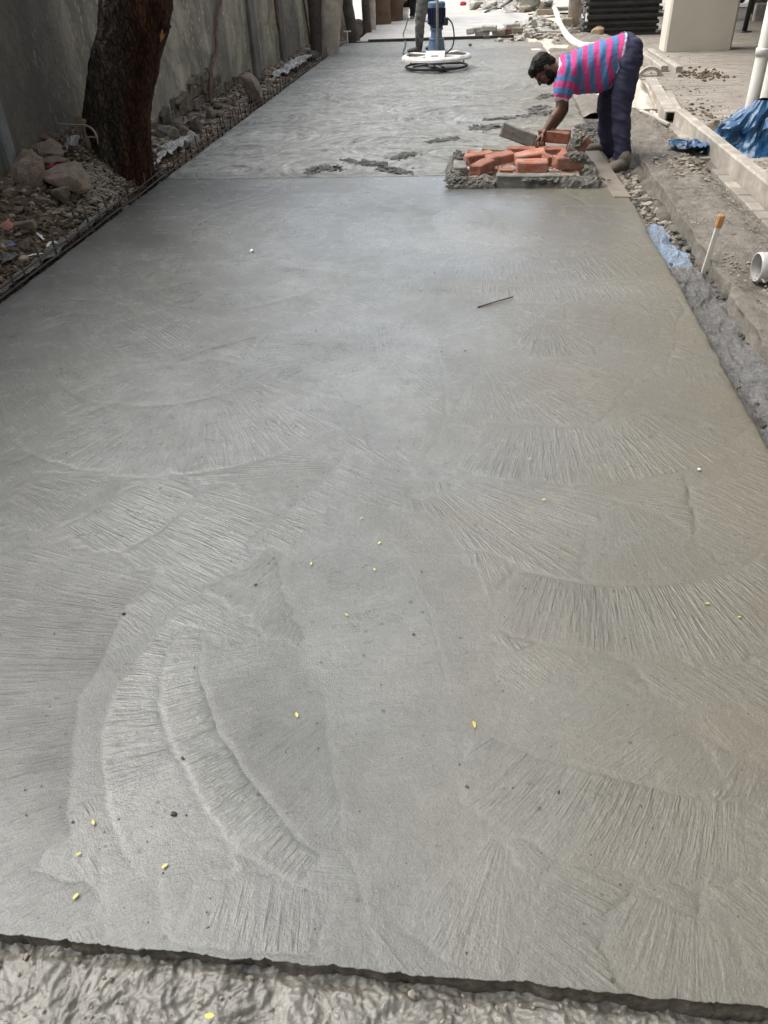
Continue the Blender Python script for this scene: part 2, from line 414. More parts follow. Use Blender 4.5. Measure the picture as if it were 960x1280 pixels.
def set_attr(me, name, arr):
    a = me.attributes.new(name, 'FLOAT_VECTOR', 'POINT'); a.data.foreach_set('vector', np.ascontiguousarray(arr, np.float32).ravel())

def slab(name, nx, ys, front, back_y, fields, zbot=-.12, mat=None, ragged=False, edge_mat=None):
    """a bay of wet concrete: finished top, ragged front edge, sides"""
    xs = np.linspace(0, 1, nx)
    S = np.asarray(ys)
    YY0 = np.repeat(S[:, None], nx, 1)
    xl = XL + fbm(S * 6, S * 0 + 2, 21, 3) * .012; xr = XR + fbm(S * 1.3, S * 0 + 5, 22, 3) * .022 + fbm(S * 9, S * 0 + 5, 23, 4) * .010
    X = xl[:, None] + (xr - xl)[:, None] * xs[None]
    fe = front(X[0])
    Y = YY0 + (fe - S[0])[None] * np.clip(1 - (YY0 - S[0]) / .12, 0, 1)
    U, V, A, T, L, G = fields(X, Y)
    Z = fbm(X * .9, Y * .9, 31, 3) * .006 + fbm(X * 7, Y * 7, 33, 3) * .0010 + L * (.0005 if ragged else .0016)
    # sagging, slumped right edge and chipped front
    de = (X - xr[:, None]); Z -= .005 * np.exp(de / .012) + .004 * np.exp((xl[:, None] - X) / .03)
    nf = 7; fr_z = np.linspace(1, 0, nf)[:, None] if ragged else None
    if ragged:
        k = np.repeat(X[:1], nf, 0); dz_ = zbot + (Z[:1] - .0015 - zbot) * np.linspace(0, 1, nf)[:, None]
        fy = Y[:1] + .003 + fbm(k * 26, dz_ * 40, 41, 4) * .012 - .010 * np.sin(np.linspace(0, math.pi, nf))[:, None] * (fbm(k * 7, k * 0, 43, 3) + .2)
        X2 = np.concatenate([k, X, X[-1:]]); Y2 = np.concatenate([fy, Y, Y[-1:] + .002]); Z2 = np.concatenate([dz_, Z, np.full((1, nx), zbot)])
    else:
        nf = 1; X2 = np.concatenate([X[:1], X, X[-1:]]); Y2 = np.concatenate([Y[:1] - .004, Y, Y[-1:] + .002]); Z2 = np.concatenate([np.full((1, nx), zbot), Z, np.full((1, nx), zbot)])
    def wrap(B): return np.concatenate([np.repeat(B[:1], nf, 0), B, B[-1:]])
    U, V, A, T, L, G = map(wrap, (U, V, A, T, L, G))
    A[:nf] = 0; T[:nf] = -1.5
    def side(B, z=None):
        l = B[:, :1].copy(); r = B[:, -1:].copy()
        if z is not None: l[:] = z; r[:] = z
        return np.concatenate([l, B, r], 1)
    X2, Y2, U, V, A, T, L, G = map(side, (X2, Y2, U, V, A, T, L, G)); Z2 = side(Z2, zbot)
    ny, nx2 = X2.shape
    me = mesh_np(name, np.stack([X2, Y2, Z2], -1).reshape(-1, 3), grid_faces(nx2, ny))
    set_attr(me, 'stroke', np.stack([U, V, A], -1)); set_attr(me, 'finish', np.stack([T, L, G], -1))
    o = obj(name, me, mat, kind='structure')
    if edge_mat:
        me.materials.append(edge_mat); mi = np.zeros(len(me.polygons), np.int32); mi[:(nx2 - 1) * (nf - 1)] = 1
        me.polygons.foreach_set('material_index', mi)
    return o

def concrete_mat(name, far=False):
    m, t, b = newmat(name)
    st = nn(t, 'ShaderNodeAttribute', attribute_name='stroke').outputs['Vector']
    fi = nn(t, 'ShaderNodeAttribute', attribute_name='finish').outputs['Vector']
    s = nn(t, 'ShaderNodeSeparateXYZ', {0: st}); f = nn(t, 'ShaderNodeSeparateXYZ', {0: fi})
    u, v, amp = s.outputs; tone, lip, grain = f.outputs
    ob = coords(t, False)
    # trowel ridges: noise drawn out along the stroke
    su = nn(t, 'ShaderNodeCombineXYZ', {0: math_(t, 'MULTIPLY', u, 44. if not far else 15.), 1: math_(t, 'MULTIPLY', v, 5. if not far else 2.2)}).outputs[0]
    n1 = noise_(t, su, 1., 3, .6, .25)
    su2 = nn(t, 'ShaderNodeCombineXYZ', {0: math_(t, 'MULTIPLY', u, 170.), 1: math_(t, 'MULTIPLY', v, 13.), 2: 3.3}).outputs[0]
    n2 = noise_(t, su2, 1., 3, .65, .3)
    # only some of the strokes leave a ridge
    gate = ramp(t, noise_(t, ob, 3.2, 3), [(.36, .42), (.60, 1.)])
    ridge = math_(t, 'POWER', math_(t, 'MULTIPLY', math_(t, 'SUBTRACT', n1, .32), 2.0, True), 2.0)
    fine = math_(t, 'MULTIPLY', n2, .7)
    rg = math_(t, 'MULTIPLY', math_(t, 'MULTIPLY', math_(t, 'ADD', ridge, fine), amp), gate)
    # sandy grain
    g1 = noise_(t, ob, 210 if not far else 90, 4, .7)
    g2 = noise_(t, ob, 60, 5, .68)
    gr = math_(t, 'ADD', math_(t, 'MULTIPLY', g1, math_(t, 'ADD', math_(t, 'MULTIPLY', grain, .30), .13)), math_(t, 'MULTIPLY', g2, .22))
    # air holes and pits
    vo = nn(t, 'ShaderNodeTexVoronoi', {'Vector': ob, 'Scale': 26.}, feature='F1')
    pr = nn(t, 'ShaderNodeSeparateColor', {0: vo.outputs['Color']}).outputs[0]
    pit = math_(t, 'MULTIPLY', math_(t, 'LESS_THAN', vo.outputs['Distance'], math_(t, 'MULTIPLY', math_(t, 'SUBTRACT', pr, .62, True), .42)), math_(t, 'GREATER_THAN', pr, .62))
    h = math_(t, 'ADD', math_(t, 'ADD', rg, gr), math_(t, 'MULTIPLY', pit, -.6))
    bn = nn(t, 'ShaderNodeBump', {'Height': h, 'Strength': 1., 'Distance': .0105 if not far else .03})
    t.links.new(bn.outputs[0], b.inputs['Normal'])
    # colour: cement grey, drier pale skin and damp darker patches
    n3 = noise_(t, ob, 1.3, 6, .62, .4); n4 = noise_(t, ob, 9., 6, .7)
    mix = math_(t, 'ADD', math_(t, 'MULTIPLY', n3, .62), math_(t, 'MULTIPLY', n4, .38))
    col = ramp(t, mix, [(.28, (.084, .086, .075)), (.50, (.130, .133, .118)), (.74, (.182, .186, .172))])
    if far: col = nn(t, 'ShaderNodeVectorMath', {0: col, 3: 1.45}, operation='SCALE').outputs[0]
    # building's warm reflection painted into the colour towards the trench side
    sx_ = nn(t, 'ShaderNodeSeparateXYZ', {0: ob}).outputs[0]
    warm_refl = nn(t, 'ShaderNodeMapRange', {'Value': math_(t, 'ADD', sx_, math_(t, 'MULTIPLY', noise_(t, ob, .9, 5, .6), 2.4)), 'From Min': .8, 'From Max': 2.2, 'To Min': 0., 'To Max': .95}).outputs[0]
    col = mixc(t, warm_refl, col, (.150, .134, .098))
    tn = math_(t, 'ADD', math_(t, 'MULTIPLY', tone, .30), 1.0)
    fl = math_(t, 'ADD', tn, math_(t, 'MULTIPLY', math_(t, 'SUBTRACT', n2, .5), math_(t, 'MULTIPLY', amp, .6)))
    fl = math_(t, 'ADD', fl, math_(t, 'MULTIPLY', math_(t, 'SUBTRACT', g1, .5), .85))
    fl = math_(t, 'ADD', fl, math_(t, 'MULTIPLY', math_(t, 'SUBTRACT', n1, .5), math_(t, 'MULTIPLY', amp, .22)))
    fl = math_(t, 'ADD', fl, math_(t, 'MULTIPLY', math_(t, 'SUBTRACT', g2, .5), .45))
    if far:
        fl = math_(t, 'ADD', fl, math_(t, 'MULTIPLY', math_(t, 'SUBTRACT', n1, .5), math_(t, 'MULTIPLY', amp, 3.2)))
        fl = math_(t, 'ADD', fl, math_(t, 'MULTIPLY', math_(t, 'SUBTRACT', n4, .5), .9))
        n5 = noise_(t, nn(t, 'ShaderNodeMapping', {'Vector': ob, 'Scale': (8., 3., 1.)}).outputs[0], 1.8, 6, .72, .8)
        fl = math_(t, 'ADD', fl, math_(t, 'MULTIPLY', math_(t, 'SUBTRACT', n5, .5), 1.9))
    col = nn(t, 'ShaderNodeVectorMath', {0: col, 3: fl}, operation='SCALE').outputs[0]
    col = mixc(t, math_(t, 'MULTIPLY', pit, .8), col, (.06, .056, .05))
    t.links.new(col, b.inputs['Base Color'])
    ro = math_(t, 'ADD', math_(t, 'MULTIPLY', n4, .32), math_(t, 'MULTIPLY', tone, -.10))
    ro = math_(t, 'ADD', math_(t, 'ADD', ro, .15 if not far else .34), math_(t, 'MULTIPLY', grain, .10), True)
    t.links.new(ro, b.inputs['Roughness'])
    b.inputs['Specular IOR Level'].default_value = .6
    # bleed water standing on the paste
    wet = ramp(t, math_(t, 'ADD', math_(t, 'MULTIPLY', noise_(t, ob, 1.0, 5, .6), .75), math_(t, 'MULTIPLY', n4, .25)), [(.36, .15), (.60, .95)])
    t.links.new(math_(t, 'MULTIPLY', wet, .9 if not far else .4), b.inputs['Coat Weight'])
    b.inputs['Coat IOR'].default_value = 1.4
    t.links.new(math_(t, 'ADD', math_(t, 'MULTIPLY', n4, .30), .10 if not far else .22), b.inputs['Coat Roughness'])
    bc = nn(t, 'ShaderNodeBump', {'Height': h, 'Strength': 1., 'Distance': .0042 if not far else .012}); t.links.new(bc.outputs[0], b.inputs['Coat Normal'])
    return m
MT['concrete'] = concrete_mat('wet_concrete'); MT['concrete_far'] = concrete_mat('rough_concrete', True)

def front_edge(x):
    n = fbm(x * 9, x * 0 + 1.5, 51, 5, .6) * .010
    c = vn(x * 31, x * 0 + 7.7, 52) + .3 * vn(x * 90, x * 0 + 3.3, 54); n += np.clip(c - .24, 0, 1) * .022 + np.clip(vn(x * 140, x * 0 + 9.1, 55) - .2, 0, 1) * .010
    return Y0 + .004 + n
ys = [Y0]
while ys[-1] < Y1: ys.append(ys[-1] + max(.0029, .0029 * ys[-1]))
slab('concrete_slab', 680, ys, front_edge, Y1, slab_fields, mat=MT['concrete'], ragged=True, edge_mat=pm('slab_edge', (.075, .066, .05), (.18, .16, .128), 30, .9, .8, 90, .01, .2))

fr2 = random.Random(8)
FAR = [(fr2.uniform(XL - .4, XR + .4), fr2.uniform(Y1, Y2), fr2.uniform(.3, .85), fr2.uniform(-.5, .5)) for _ in range(150)]
def far_fields(X, Y):
    U = Y + .25 * fbm(X * .8, Y * .8, 61, 3); V = X.copy()
    A = np.full(X.shape, .55) * sstep(18.5, 9, Y) + .15; T = fbm(X * .7, Y * 1.4, 63, 4) * .6; L = fbm(X * 5, Y * 8, 65, 3) * 1.2; G = np.full(X.shape, .6)
    for i, (cx, cy, r1, tone) in enumerate(FAR):
        r = np.hypot(X - cx, Y - cy) + fbm(X * 3, Y * 3, 70 + i, 2) * .06
        m = r < r1
        U[m] = r[m] + i; V[m] = np.arctan2(Y - cy, X - cx)[m] * r1 + i
        s = sstep(1, .7, r[m] / r1); T[m] = T[m] * (1 - s * .6) + tone * s * .6
        A[m] = .75 * sstep(18.5, 9, Y[m]) + .15
        L[m] += np.sin(r[m] * 60) * .25
    return U, V, soften_seams(U, V, A, .12, 2), T, L * sstep(16, 8, Y), G
ys = [Y1 + .012]
while ys[-1] < Y2: ys.append(ys[-1] + .004 * ys[-1])
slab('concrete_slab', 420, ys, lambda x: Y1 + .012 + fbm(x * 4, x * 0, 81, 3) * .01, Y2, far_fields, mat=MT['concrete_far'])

def flat_patch(name, x0, x1, y0, y1, z, n, mat, amp=.01, sc_=2., seed=0, kind='structure', fn=None):
    nx, ny = n
    X, Y = np.meshgrid(np.linspace(x0, x1, nx), np.linspace(y0, y1, ny))
    Z = z + fbm(X * sc_, Y * sc_, seed, 5) * amp
    if fn: Z = fn(X, Y, Z)
    me = mesh_np(name, np.stack([X, Y, Z], -1).reshape(-1, 3), grid_faces(nx, ny))
    return obj(name, me, mat, kind=kind)

# open ground to the horizon
X, Y = np.meshgrid(np.linspace(-300, 300, 61), np.linspace(-200, 500, 71))
obj('ground', mesh_np('ground', np.stack([X, Y, np.full(X.shape, -.42)], -1).reshape(-1, 3), grid_faces(61, 71)), MT['soil'], kind='structure')

# rough, glistening concrete in front of the finished bay
m, t, b = newmat('rough_wet_concrete')
ob = coords(t, False)
n1 = noise_(t, ob, 14, 6, .65); n2 = noise_(t, ob, 90, 5, .7)
t.links.new(ramp(t, n1, [(.3, (.085, .08, .066)), (.7, (.24, .23, .20))]), b.inputs['Base Color'])
t.links.new(ramp(t, noise_(t, ob, 22, 4), [(.35, .12), (.7, .42)]), b.inputs['Roughness'])
bn = nn(t, 'ShaderNodeBump', {'Height': n2, 'Strength': .55, 'Distance': .006}); t.links.new(bn.outputs[0], b.inputs['Normal'])
b.inputs['Specular IOR Level'].default_value = .7
MT['rough_wet'] = m
def rough_z(X, Y, Z):
    wx = X + fbm(X * 9, Y * 9, 91, 3) * .05; wy = Y + fbm(X * 9, Y * 9, 92, 3) * .05
    r1 = fbm(wx * 17, wy * 19, 93, 5, .55); r2 = np.abs(fbm(wx * 46, wy * 50, 94, 3)); r3 = fbm(wx * 110, wy * 115, 96, 2)
    Z = Z + .017 * r1 + .004 * (.6 - r2 * 3).clip(-.6, .6) + .0032 * r3 + fbm(X * 3, Y * 3, 95, 3) * .02
    return Z - .012 * sstep(Y0 - .03, Y0, Y)
flat_patch('rough_concrete_bed', -1.5, 1.15, .18, Y0 + .01, -.034, (900, 170), MT['rough_wet'], .004, 30, 3, fn=rough_z)
flat_patch('rough_concrete_bed', -2.73, 1.15, -2., .185, -.038, (190, 110), MT['rough_wet'], .004, 30, 3, fn=rough_z)

# ------------------------------------------------------------------ left side: boundary wall, mound of rubble, edge form, trees
XW = -3.42
def mound_h(x, y):
    top = np.interp(y, [1.5, 3.5, 5., 5.8, 6.4, 7.1, 7.9, 9., 13., 24.], [.22, .22, .27, .33, .42, .30, .13, .05, .02, .0])
    s = np.clip((-2.80 - x) / .5, 0, 1.4)
    return -.06 + (top + .06) * s ** .85 + fbm(x * 5, y * 5, 101, 4) * .05 * np.clip(s * 3, .3, 1)
def gl(x, y): return float(mound_h(np.array([x]), np.array([y]))[0])
nx, ny = 60, 900
X, Y = np.meshgrid(np.linspace(XW - .15, -2.70, nx), np.linspace(1.0, 24, ny))
Z = mound_h(X, Y) + fbm(X * 22, Y * 22, 103, 4) * .03
me = mesh_np('rubble_soil', np.stack([X, Y, Z], -1).reshape(-1, 3), grid_faces(nx, ny))
obj('rubble_soil', me, MT['soil'], kind='structure')

# wall: core of coursed stone with a plaster coat broken away along the foot
m, t, b = newmat('stained_plaster')
ob = coords(t, False)
sx = nn(t, 'ShaderNodeSeparateXYZ', {0: ob})
base = ramp(t, noise_(t, ob, 1.1, 6, .62), [(.3, (.28, .255, .20)), (.7, (.43, .40, .322))])
stk = nn(t, 'ShaderNodeMapping', {'Vector': ob, 'Scale': (1., 1.5, .5)}).outputs[0]
f = ramp(t, noise_(t, stk, 1.3, 7, .62, .6), [(.42, 0.), (.66, .85)])
base = mixc(t, f, base, (.10, .093, .078))
bl = ramp(t, noise_(t, ob, 2.1, 7, .66, .8), [(.47, 0.), (.60, .7)])
base = mixc(t, bl, base, (.115, .108, .092))
pan = nn(t, 'ShaderNodeCombineXYZ', {1: math_(t, 'MULTIPLY', sx.outputs[1], 1.15), 2: math_(t, 'MULTIPLY', sx.outputs[2], .05)}).outputs[0]
base = mixc(t, ramp(t, noise_(t, pan, 1., 3, .7), [(.46, 0.), (.52, .38)]), base, (.15, .14, .12))
stk2 = nn(t, 'ShaderNodeMapping', {'Vector': ob, 'Scale': (1., 6., .3), 'Location': (0, 3.7, 1.)}).outputs[0]
base = mixc(t, ramp(t, noise_(t, stk2, 1.2, 4, .6), [(.56, 0.), (.74, .4)]), base, (.34, .32, .27))
# old black mould on the stretch nearest the camera
my = nn(t, 'ShaderNodeMapRange', {'Value': math_(t, 'ADD', sx.outputs[1], math_(t, 'MULTIPLY', noise_(t, ob, 1.6, 5), 2.2)), 'From Min': 7.2, 'From Max': 9.2, 'To Min': .72, 'To Max': 0.}).outputs[0]
base = mixc(t, my, base, (.085, .08, .072))
# splashes of cement
vo = nn(t, 'ShaderNodeTexVoronoi', {'Vector': nn(t, 'ShaderNodeMapping', {'Vector': ob, 'Scale': (1., 1.7, .8), 'Rotation': (.5, 0, 0)}).outputs[0], 'Scale': 13.})
pr = nn(t, 'ShaderNodeSeparateColor', {0: vo.outputs['Color']}).outputs[0]
sp = math_(t, 'MULTIPLY', math_(t, 'LESS_THAN', vo.outputs['Distance'], math_(t, 'MULTIPLY', math_(t, 'SUBTRACT', pr, .45, True), .60)), ramp(t, noise_(t, ob, .9, 3), [(.42, .1), (.58, .9)]))
base = mixc(t, math_(t, 'MULTIPLY', sp, math_(t, 'SUBTRACT', 1.0, math_(t, 'MULTIPLY', my, 1.25), True)), base, (.46, .44, .38))
t.links.new(base, b.inputs['Base Color']); b.inputs['Roughness'].default_value = .85; b.inputs['Specular IOR Level'].default_value = .3
bn = nn(t, 'ShaderNodeBump', {'Height': noise_(t, ob, 16, 7, .65), 'Strength': .9, 'Distance': .03}); t.links.new(bn.outputs[0], b.inputs['Normal'])
MT['plaster'] = m

wall = thing('boundary_wall', 'long tall grey plastered wall with dark stains, broken along its stony foot', 'wall', (XW, 12, 0))
def part_at(o, parent):
    """keep world placement while making o a child of an unrotated thing"""
    o.parent = parent; o.location = o.location - parent.location
    return o
def foot(y):                                # lower edge of the surviving plaster
    return np.interp(y, [1, 7.6, 8.2, 8.8, 9.4, 10., 10.25, 10.6, 11.1, 11.6, 12.6, 13.2, 14, 25], [-.1, -.1, .10, .16, .21, .33, .40, .39, .16, .06, .13, .05, -.05, -.1]) + fbm(y * 5, y * 0, 111, 4) * .07
nz_, ny_ = 46, 700
yy = np.linspace(1.0, 24.2, ny_); ss = np.linspace(0, 1, nz_)
Yg = np.repeat(yy[None], nz_, 0); fz = foot(yy)
Zg = fz[None] + (2.3 - fz[None]) * (ss[:, None] ** 1.5)
Xg = XW + .03 + fbm(Yg * .8, Zg * .8, 113, 4) * .03 + fbm(Yg * 3, Zg * 3, 115, 4) * .006
# thickness at the broken edge
Xb = np.full((1, ny_), XW - .05); 
Xg = np.concatenate([Xb, Xg, np.full((1, ny_), XW - .25)]); Yg = np.concatenate([Yg[:1], Yg, Yg[-1:]]); Zg = np.concatenate([Zg[:1] + .01, Zg, np.full((1, ny_), 2.3)])
me = mesh_np('plaster_coat', np.stack([Xg, Yg, Zg], -1).reshape(-1, 3), grid_faces(ny_, nz_ + 2)[:, ::-1])
part_at(obj('plaster_coat', me, MT['plaster']), wall)
bm = bmesh.new(); add_box(bm, (XW - .135, 12.6, .87), (.22, 23.2, 2.8)); part_at(bobj('wall_core', bm, MT['masonry']), wall)
# shallow buttresses and the pale down-stain strip
for (y, wd, pr_, mk) in ((13.15, .34, .06, 'plaster_dark'), (15.1, .30, .05, 'plaster_dark'), (5.72, .12, .04, None), (18.6, .4, .08, 'plaster')):
    bm = bmesh.new(); add_box(bm, (XW + .03 + pr_ / 2 - .02, y, 1.09), (pr_ + .04, wd, 2.42), bevel=.012)
    if mk == 'plaster_dark' and mk not in MT: MT[mk] = pm('plaster_dark', (.10, .096, .088), (.19, .182, .165), 3, .85, .5, 20, .01, .3, c3=(.06, .057, .05), damt=.7)
    if mk is None:
        mk = 'grey_strip'; MT[mk] = pm('grey_strip', (.15, .16, .165), (.26, .275, .28), 3, .8, .3, 20, .01, .3, c3=(.07, .07, .068), damt=.7)
    part_at(bobj('buttress', bm, MT[mk]), wall)
# stones of the exposed footing
stone_meshes = []
for k in range(6):
    r = random.Random(200 + k); bm = bmesh.new()
    add_box(bm, (0, 0, 0), (1, 1, 1), bevel=.12)
    bmesh.ops.subdivide_edges(bm, edges=bm.edges[:], cuts=1)
    for q in bm.verts: q.co += noise.noise_vector(q.co * 1.7 + Vector((k * 9, 0, 0))) * .09
    stone_meshes.append(bmesh_me(bm, 'stone', False)); stone_meshes[-1].materials.append(MT['masonry'])
sr = random.Random(3)
for row in range(5):
    y = 7.9
    while y < 13.6:
        wd = sr.uniform(.14, .28); z = -.10 + row * .115 + sr.uniform(-.012, .012)
        if z < float(foot(np.array([y]))[0]) + .06:
            o = bpy.data.objects.new('stone', sr.choice(stone_meshes)); COL.objects.link(o)
            o.location = (XW - .045 + sr.uniform(-.012, .02), y + wd / 2, z); o.scale = (.16, wd * 1.02, .122)
            o.rotation_euler = (sr.uniform(-.07, .07), sr.uniform(-.07, .07), sr.uniform(-.08, .08))
            part_at(o, wall)
        y += wd
# plaster slabs hanging loose over the hole
for k, (y, z, sc3) in enumerate(((8.35, .16, (.08, .30, .09)), (8.95, .20, (.07, .26, .10)), (9.55, .25, (.09, .34, .09)), (10.0, .36, (.06, .2, .08)))):
    o = bpy.data.objects.new('broken_plaster', sr.choice(stone_meshes)); COL.objects.link(o)
    o.location = (XW + .04, y, z); o.scale = sc3; o.rotation_euler = (.25, .2, .05); part_at(o, wall)

# steel edge form along the left of the bay: two rails and upright stubs
ef = thing('edge_form', 'low rusty ladder of steel rails and upright stubs along the left slab edge', 'edge form', (-2.76, 9.5, 0))
def xe(y): return -2.752 - .008 * max(0, y - 6) * (1 if y < 9 else max(0, 1 - (y - 9) / 3)) + .004 * math.sin(y * 3)
for z, r in ((.012, .008), (.062, .006)):
    bm = bmesh.new(); add_tube(bm, [(xe(3.3 + k * .3), 3.3 + k * .3, z + .004 * math.sin(k * 1.7)) for k in range(49)], r, 6)
    part_at(bobj('rail', bm, MT['rust'], smooth=True), ef)
stub_me = []
for k in range(4):
    bm = bmesh.new(); L_ = .13 + .02 * k
    add_tube(bm, [(0, 0, -.07), (.002 * k, .003, .02), (.006 * (k - 1.5), .004 * k, L_ - .03)], .0075, 6); stub_me.append(bmesh_me(bm, 'stub', True)); stub_me[-1].materials.append(MT['rust'])
y = 3.5
while y < 16.6:
    o = bpy.data.objects.new('stub', sr.choice(stub_me)); COL.objects.link(o)
    o.location = (xe(y) - .006, y, 0); o.rotation_euler = (sr.uniform(-.12, .12), sr.uniform(-.1, .1), sr.uniform(0, 6)); part_at(o, ef)
    y += sr.uniform(.155, .215)

# crumpled plastic
def crumple(name, path, widths, seed, mat, amp=.03, n=(60, 16), lift=0.02, thick=0.):
    pts = smooth_path(path, max(2, n[0] // max(1, len(path) - 1))); nv = n[1]
    V = []; ws = np.interp(np.linspace(0, 1, len(pts)), np.linspace(0, 1, len(widths)), widths)
    for i, p in enumerate(pts):
        tdir = (pts[min(i + 1, len(pts) - 1)] - pts[max(0, i - 1)]); tdir.z = 0; tdir.normalize(); sd = Vector((tdir.y, -tdir.x, 0))
        for j in range(nv):
            q = p + sd * ((j / (nv - 1) - .5) * ws[i] * (1 + .25 * noise.noise(Vector((i * .23, seed, j * .1)))))
            c = Vector((q.x * 14, q.y * 5.5, q.z * 9)) + Vector((seed, seed * 2, 0))
            q = q + Vector((noise.noise(c) * .02, noise.noise(c + Vector((5, 5, 5))) * .02, lift + amp * ((.5 - abs(noise.noise(c * .9))) * 1.7 + .55 * (.5 - abs(noise.noise(c * 2.2))) + .22 * noise.noise(c * 5))))
            V.append(q)
    me = mesh_np(name, [tuple(q) for q in V], grid_faces(nv, len(pts)), False)
    return obj(name, me, mat)
def plastic_mat(name, c1, c2, dirt=(.2, .19, .17), damt=.6, rough=.18):
    m, t, b = newmat(name); v = coords(t, False)
    col = ramp(t, noise_(t, v, 7, 5), [(.3, c1), (.7, c2)])
    col = mixc(t, ramp(t, noise_(t, v, 16, 6, .7), [(.42, 0.), (.6, damt)]), col, dirt)
    t.links.new(col, b.inputs['Base Color']); t.links.new(ramp(t, noise_(t, v, 12, 3), [(.4, rough * .7), (.7, rough + .22)]), b.inputs['Roughness'])
    bn = nn(t, 'ShaderNodeBump', {'Height': noise_(t, v, 55, 6, .72, .8), 'Strength': 1., 'Distance': .018}); t.links.new(bn.outputs[0], b.inputs['Normal'])
    b.inputs['Specular IOR Level'].default_value = .7
    return m
MT['film_grey'] = plastic_mat('film_grey', (.08, .078, .074), (.22, .222, .222), dirt=(.15, .14, .118), damt=.8, rough=.13)
MT['film_white'] = plastic_mat('film_white', (.34, .335, .32), (.62, .62, .60), dirt=(.13, .12, .10), damt=.7)
MT['film_blue'] = plastic_mat('film_blue', (.17, .27, .42), (.31, .42, .56), dirt=(.20, .20, .19), damt=.9)
tag(crumple('plastic_sheet', [(-2.80, 4.1, -.01), (-2.80, 4.9, .0), (-2.79, 5.5, .02), (-2.80, 6.1, .02)], (.05, .09, .09, .05), 3.1, MT['film_grey'], .02, (70, 8)), 'strip of pale plastic film lying behind the rusty stubs below the rocks', 'plastic sheet')
tag(crumple('plastic_sheet', [(-2.93, 7.15, .02), (-2.98, 7.55, .05), (-2.98, 7.95, .03), (-2.97, 8.35, .03)], (.12, .22, .2, .1), 7.7, MT['film_white'], .045, (60, 18)), 'shiny white plastic film crumpled beside the foot of the big dark tree', 'plastic sheet')
tag(crumple('plastic_sheet', [(-3.0, 10.7, .0), (-2.95, 11.3, .02), (-2.92, 11.8, .01)], (.1, .13, .08), 12.7, MT['film_grey'], .03, (40, 12)), 'short strip of dull plastic film under the leaning boulder at the wall', 'plastic sheet')
tag(crumple('plastic_sheet', [(-3.1, 13.1, .0), (-3.02, 13.9, .02), (-3.0, 14.8, .04), (-2.95, 15.6, .02)], (.15, .24, .26, .14), 15.2, MT['film_white'], .05, (70, 16)), 'long bunched white plastic film at the far end of the edge stubs', 'plastic sheet')
tag(crumple('plastic_sheet', [(-2.93, 16.0, .0), (-2.85, 16.8, .03), (-2.74, 17.5, .03), (-2.63, 18.0, .02)], (.1, .08, .06, .05), 19.2, MT['film_grey'], .02, (50, 8)), 'thin rolled plastic edging leading to the far steel bar', 'plastic sheet')

# boulders
def boulder(label, mat, px, py, y, size, rot, seed, name='boulder', cuts=16, rough=.10, group=None):
    me = rock_me(name, seed, 4, cuts, rough, MT[mat], True)
    o = obj(name, me); c = Q(px, py, y); o.location = c; o.scale = size; o.rotation_euler = rot
    return tag(o, label, 'boulder', group)
boulder('largest pinkish brown boulder, at the left end of the rocks by the wall', 'stone_pink', 33, 214, 5.75, (.17, .15, .225), (.15, .35, .3), 301)
boulder('blocky brown boulder behind the others, against the wall by the tree', 'stone_pink', 62, 188, 6.15, (.165, .14, .125), (0, .1, .5), 302)
boulder('rounded tan boulder with a red rag tucked behind it', 'stone_pink', 83, 222, 5.85, (.20, .16, .125), (.1, .12, .2), 303, cuts=7)
boulder('small pale stone in front of the rounded tan boulder', 'stone_pale', 79, 243, 5.62, (.085, .075, .085), (.3, .2, .2), 304)
boulder('flat pale stone wedged above the red rag', 'stone_pale', 70, 206, 6.0, (.12, .10, .055), (.1, .1, .2), 305)
boulder('tall brown boulder leaning against the wall beyond the tree', 'stone_pink', 316, 113, 10.95, (.13, .14, .26), (.1, -.42, .2), 306)
boulder('small dark boulder at the wall foot near the pale trunk', 'stone_dark', 391, 70, 15.4, (.16, .16, .11), (.1, .2, .2), 307)
for i, (lab, mt, px, py, y, s) in enumerate((
        ('dark jagged stone nearest the tree in the hollow of the wall foot', 'stone_dark', 209, 168, 8.35, .12),
        ('flat-topped grey stone in the hollow beside white film', 'stone_dark', 229, 172, 8.5, .13),
        ('rough grey stone under the hanging plaster lip', 'stone_dark', 222, 158, 8.95, .11),
        ('knobbly dark stone below the reddish root', 'stone_dark', 244, 160, 9.0, .12),
        ('light grey concrete lump touching the slab edge past the tree', 'cement_pale', 238, 176, 8.45, .10),
        ('small grey stone at the end of the exposed wall stones', 'stone_dark', 262, 146, 9.8, .09))):
    o = obj('rubble_stone', rock_me('rubble_stone', 320 + i, 3, 12, .12, MT[mt])); o.location = Q(px, py, y); o.scale = (s * 1.1, s, s * .8)
    o.rotation_euler = (i, .4, i * 1.7); tag(o, lab, 'stone')

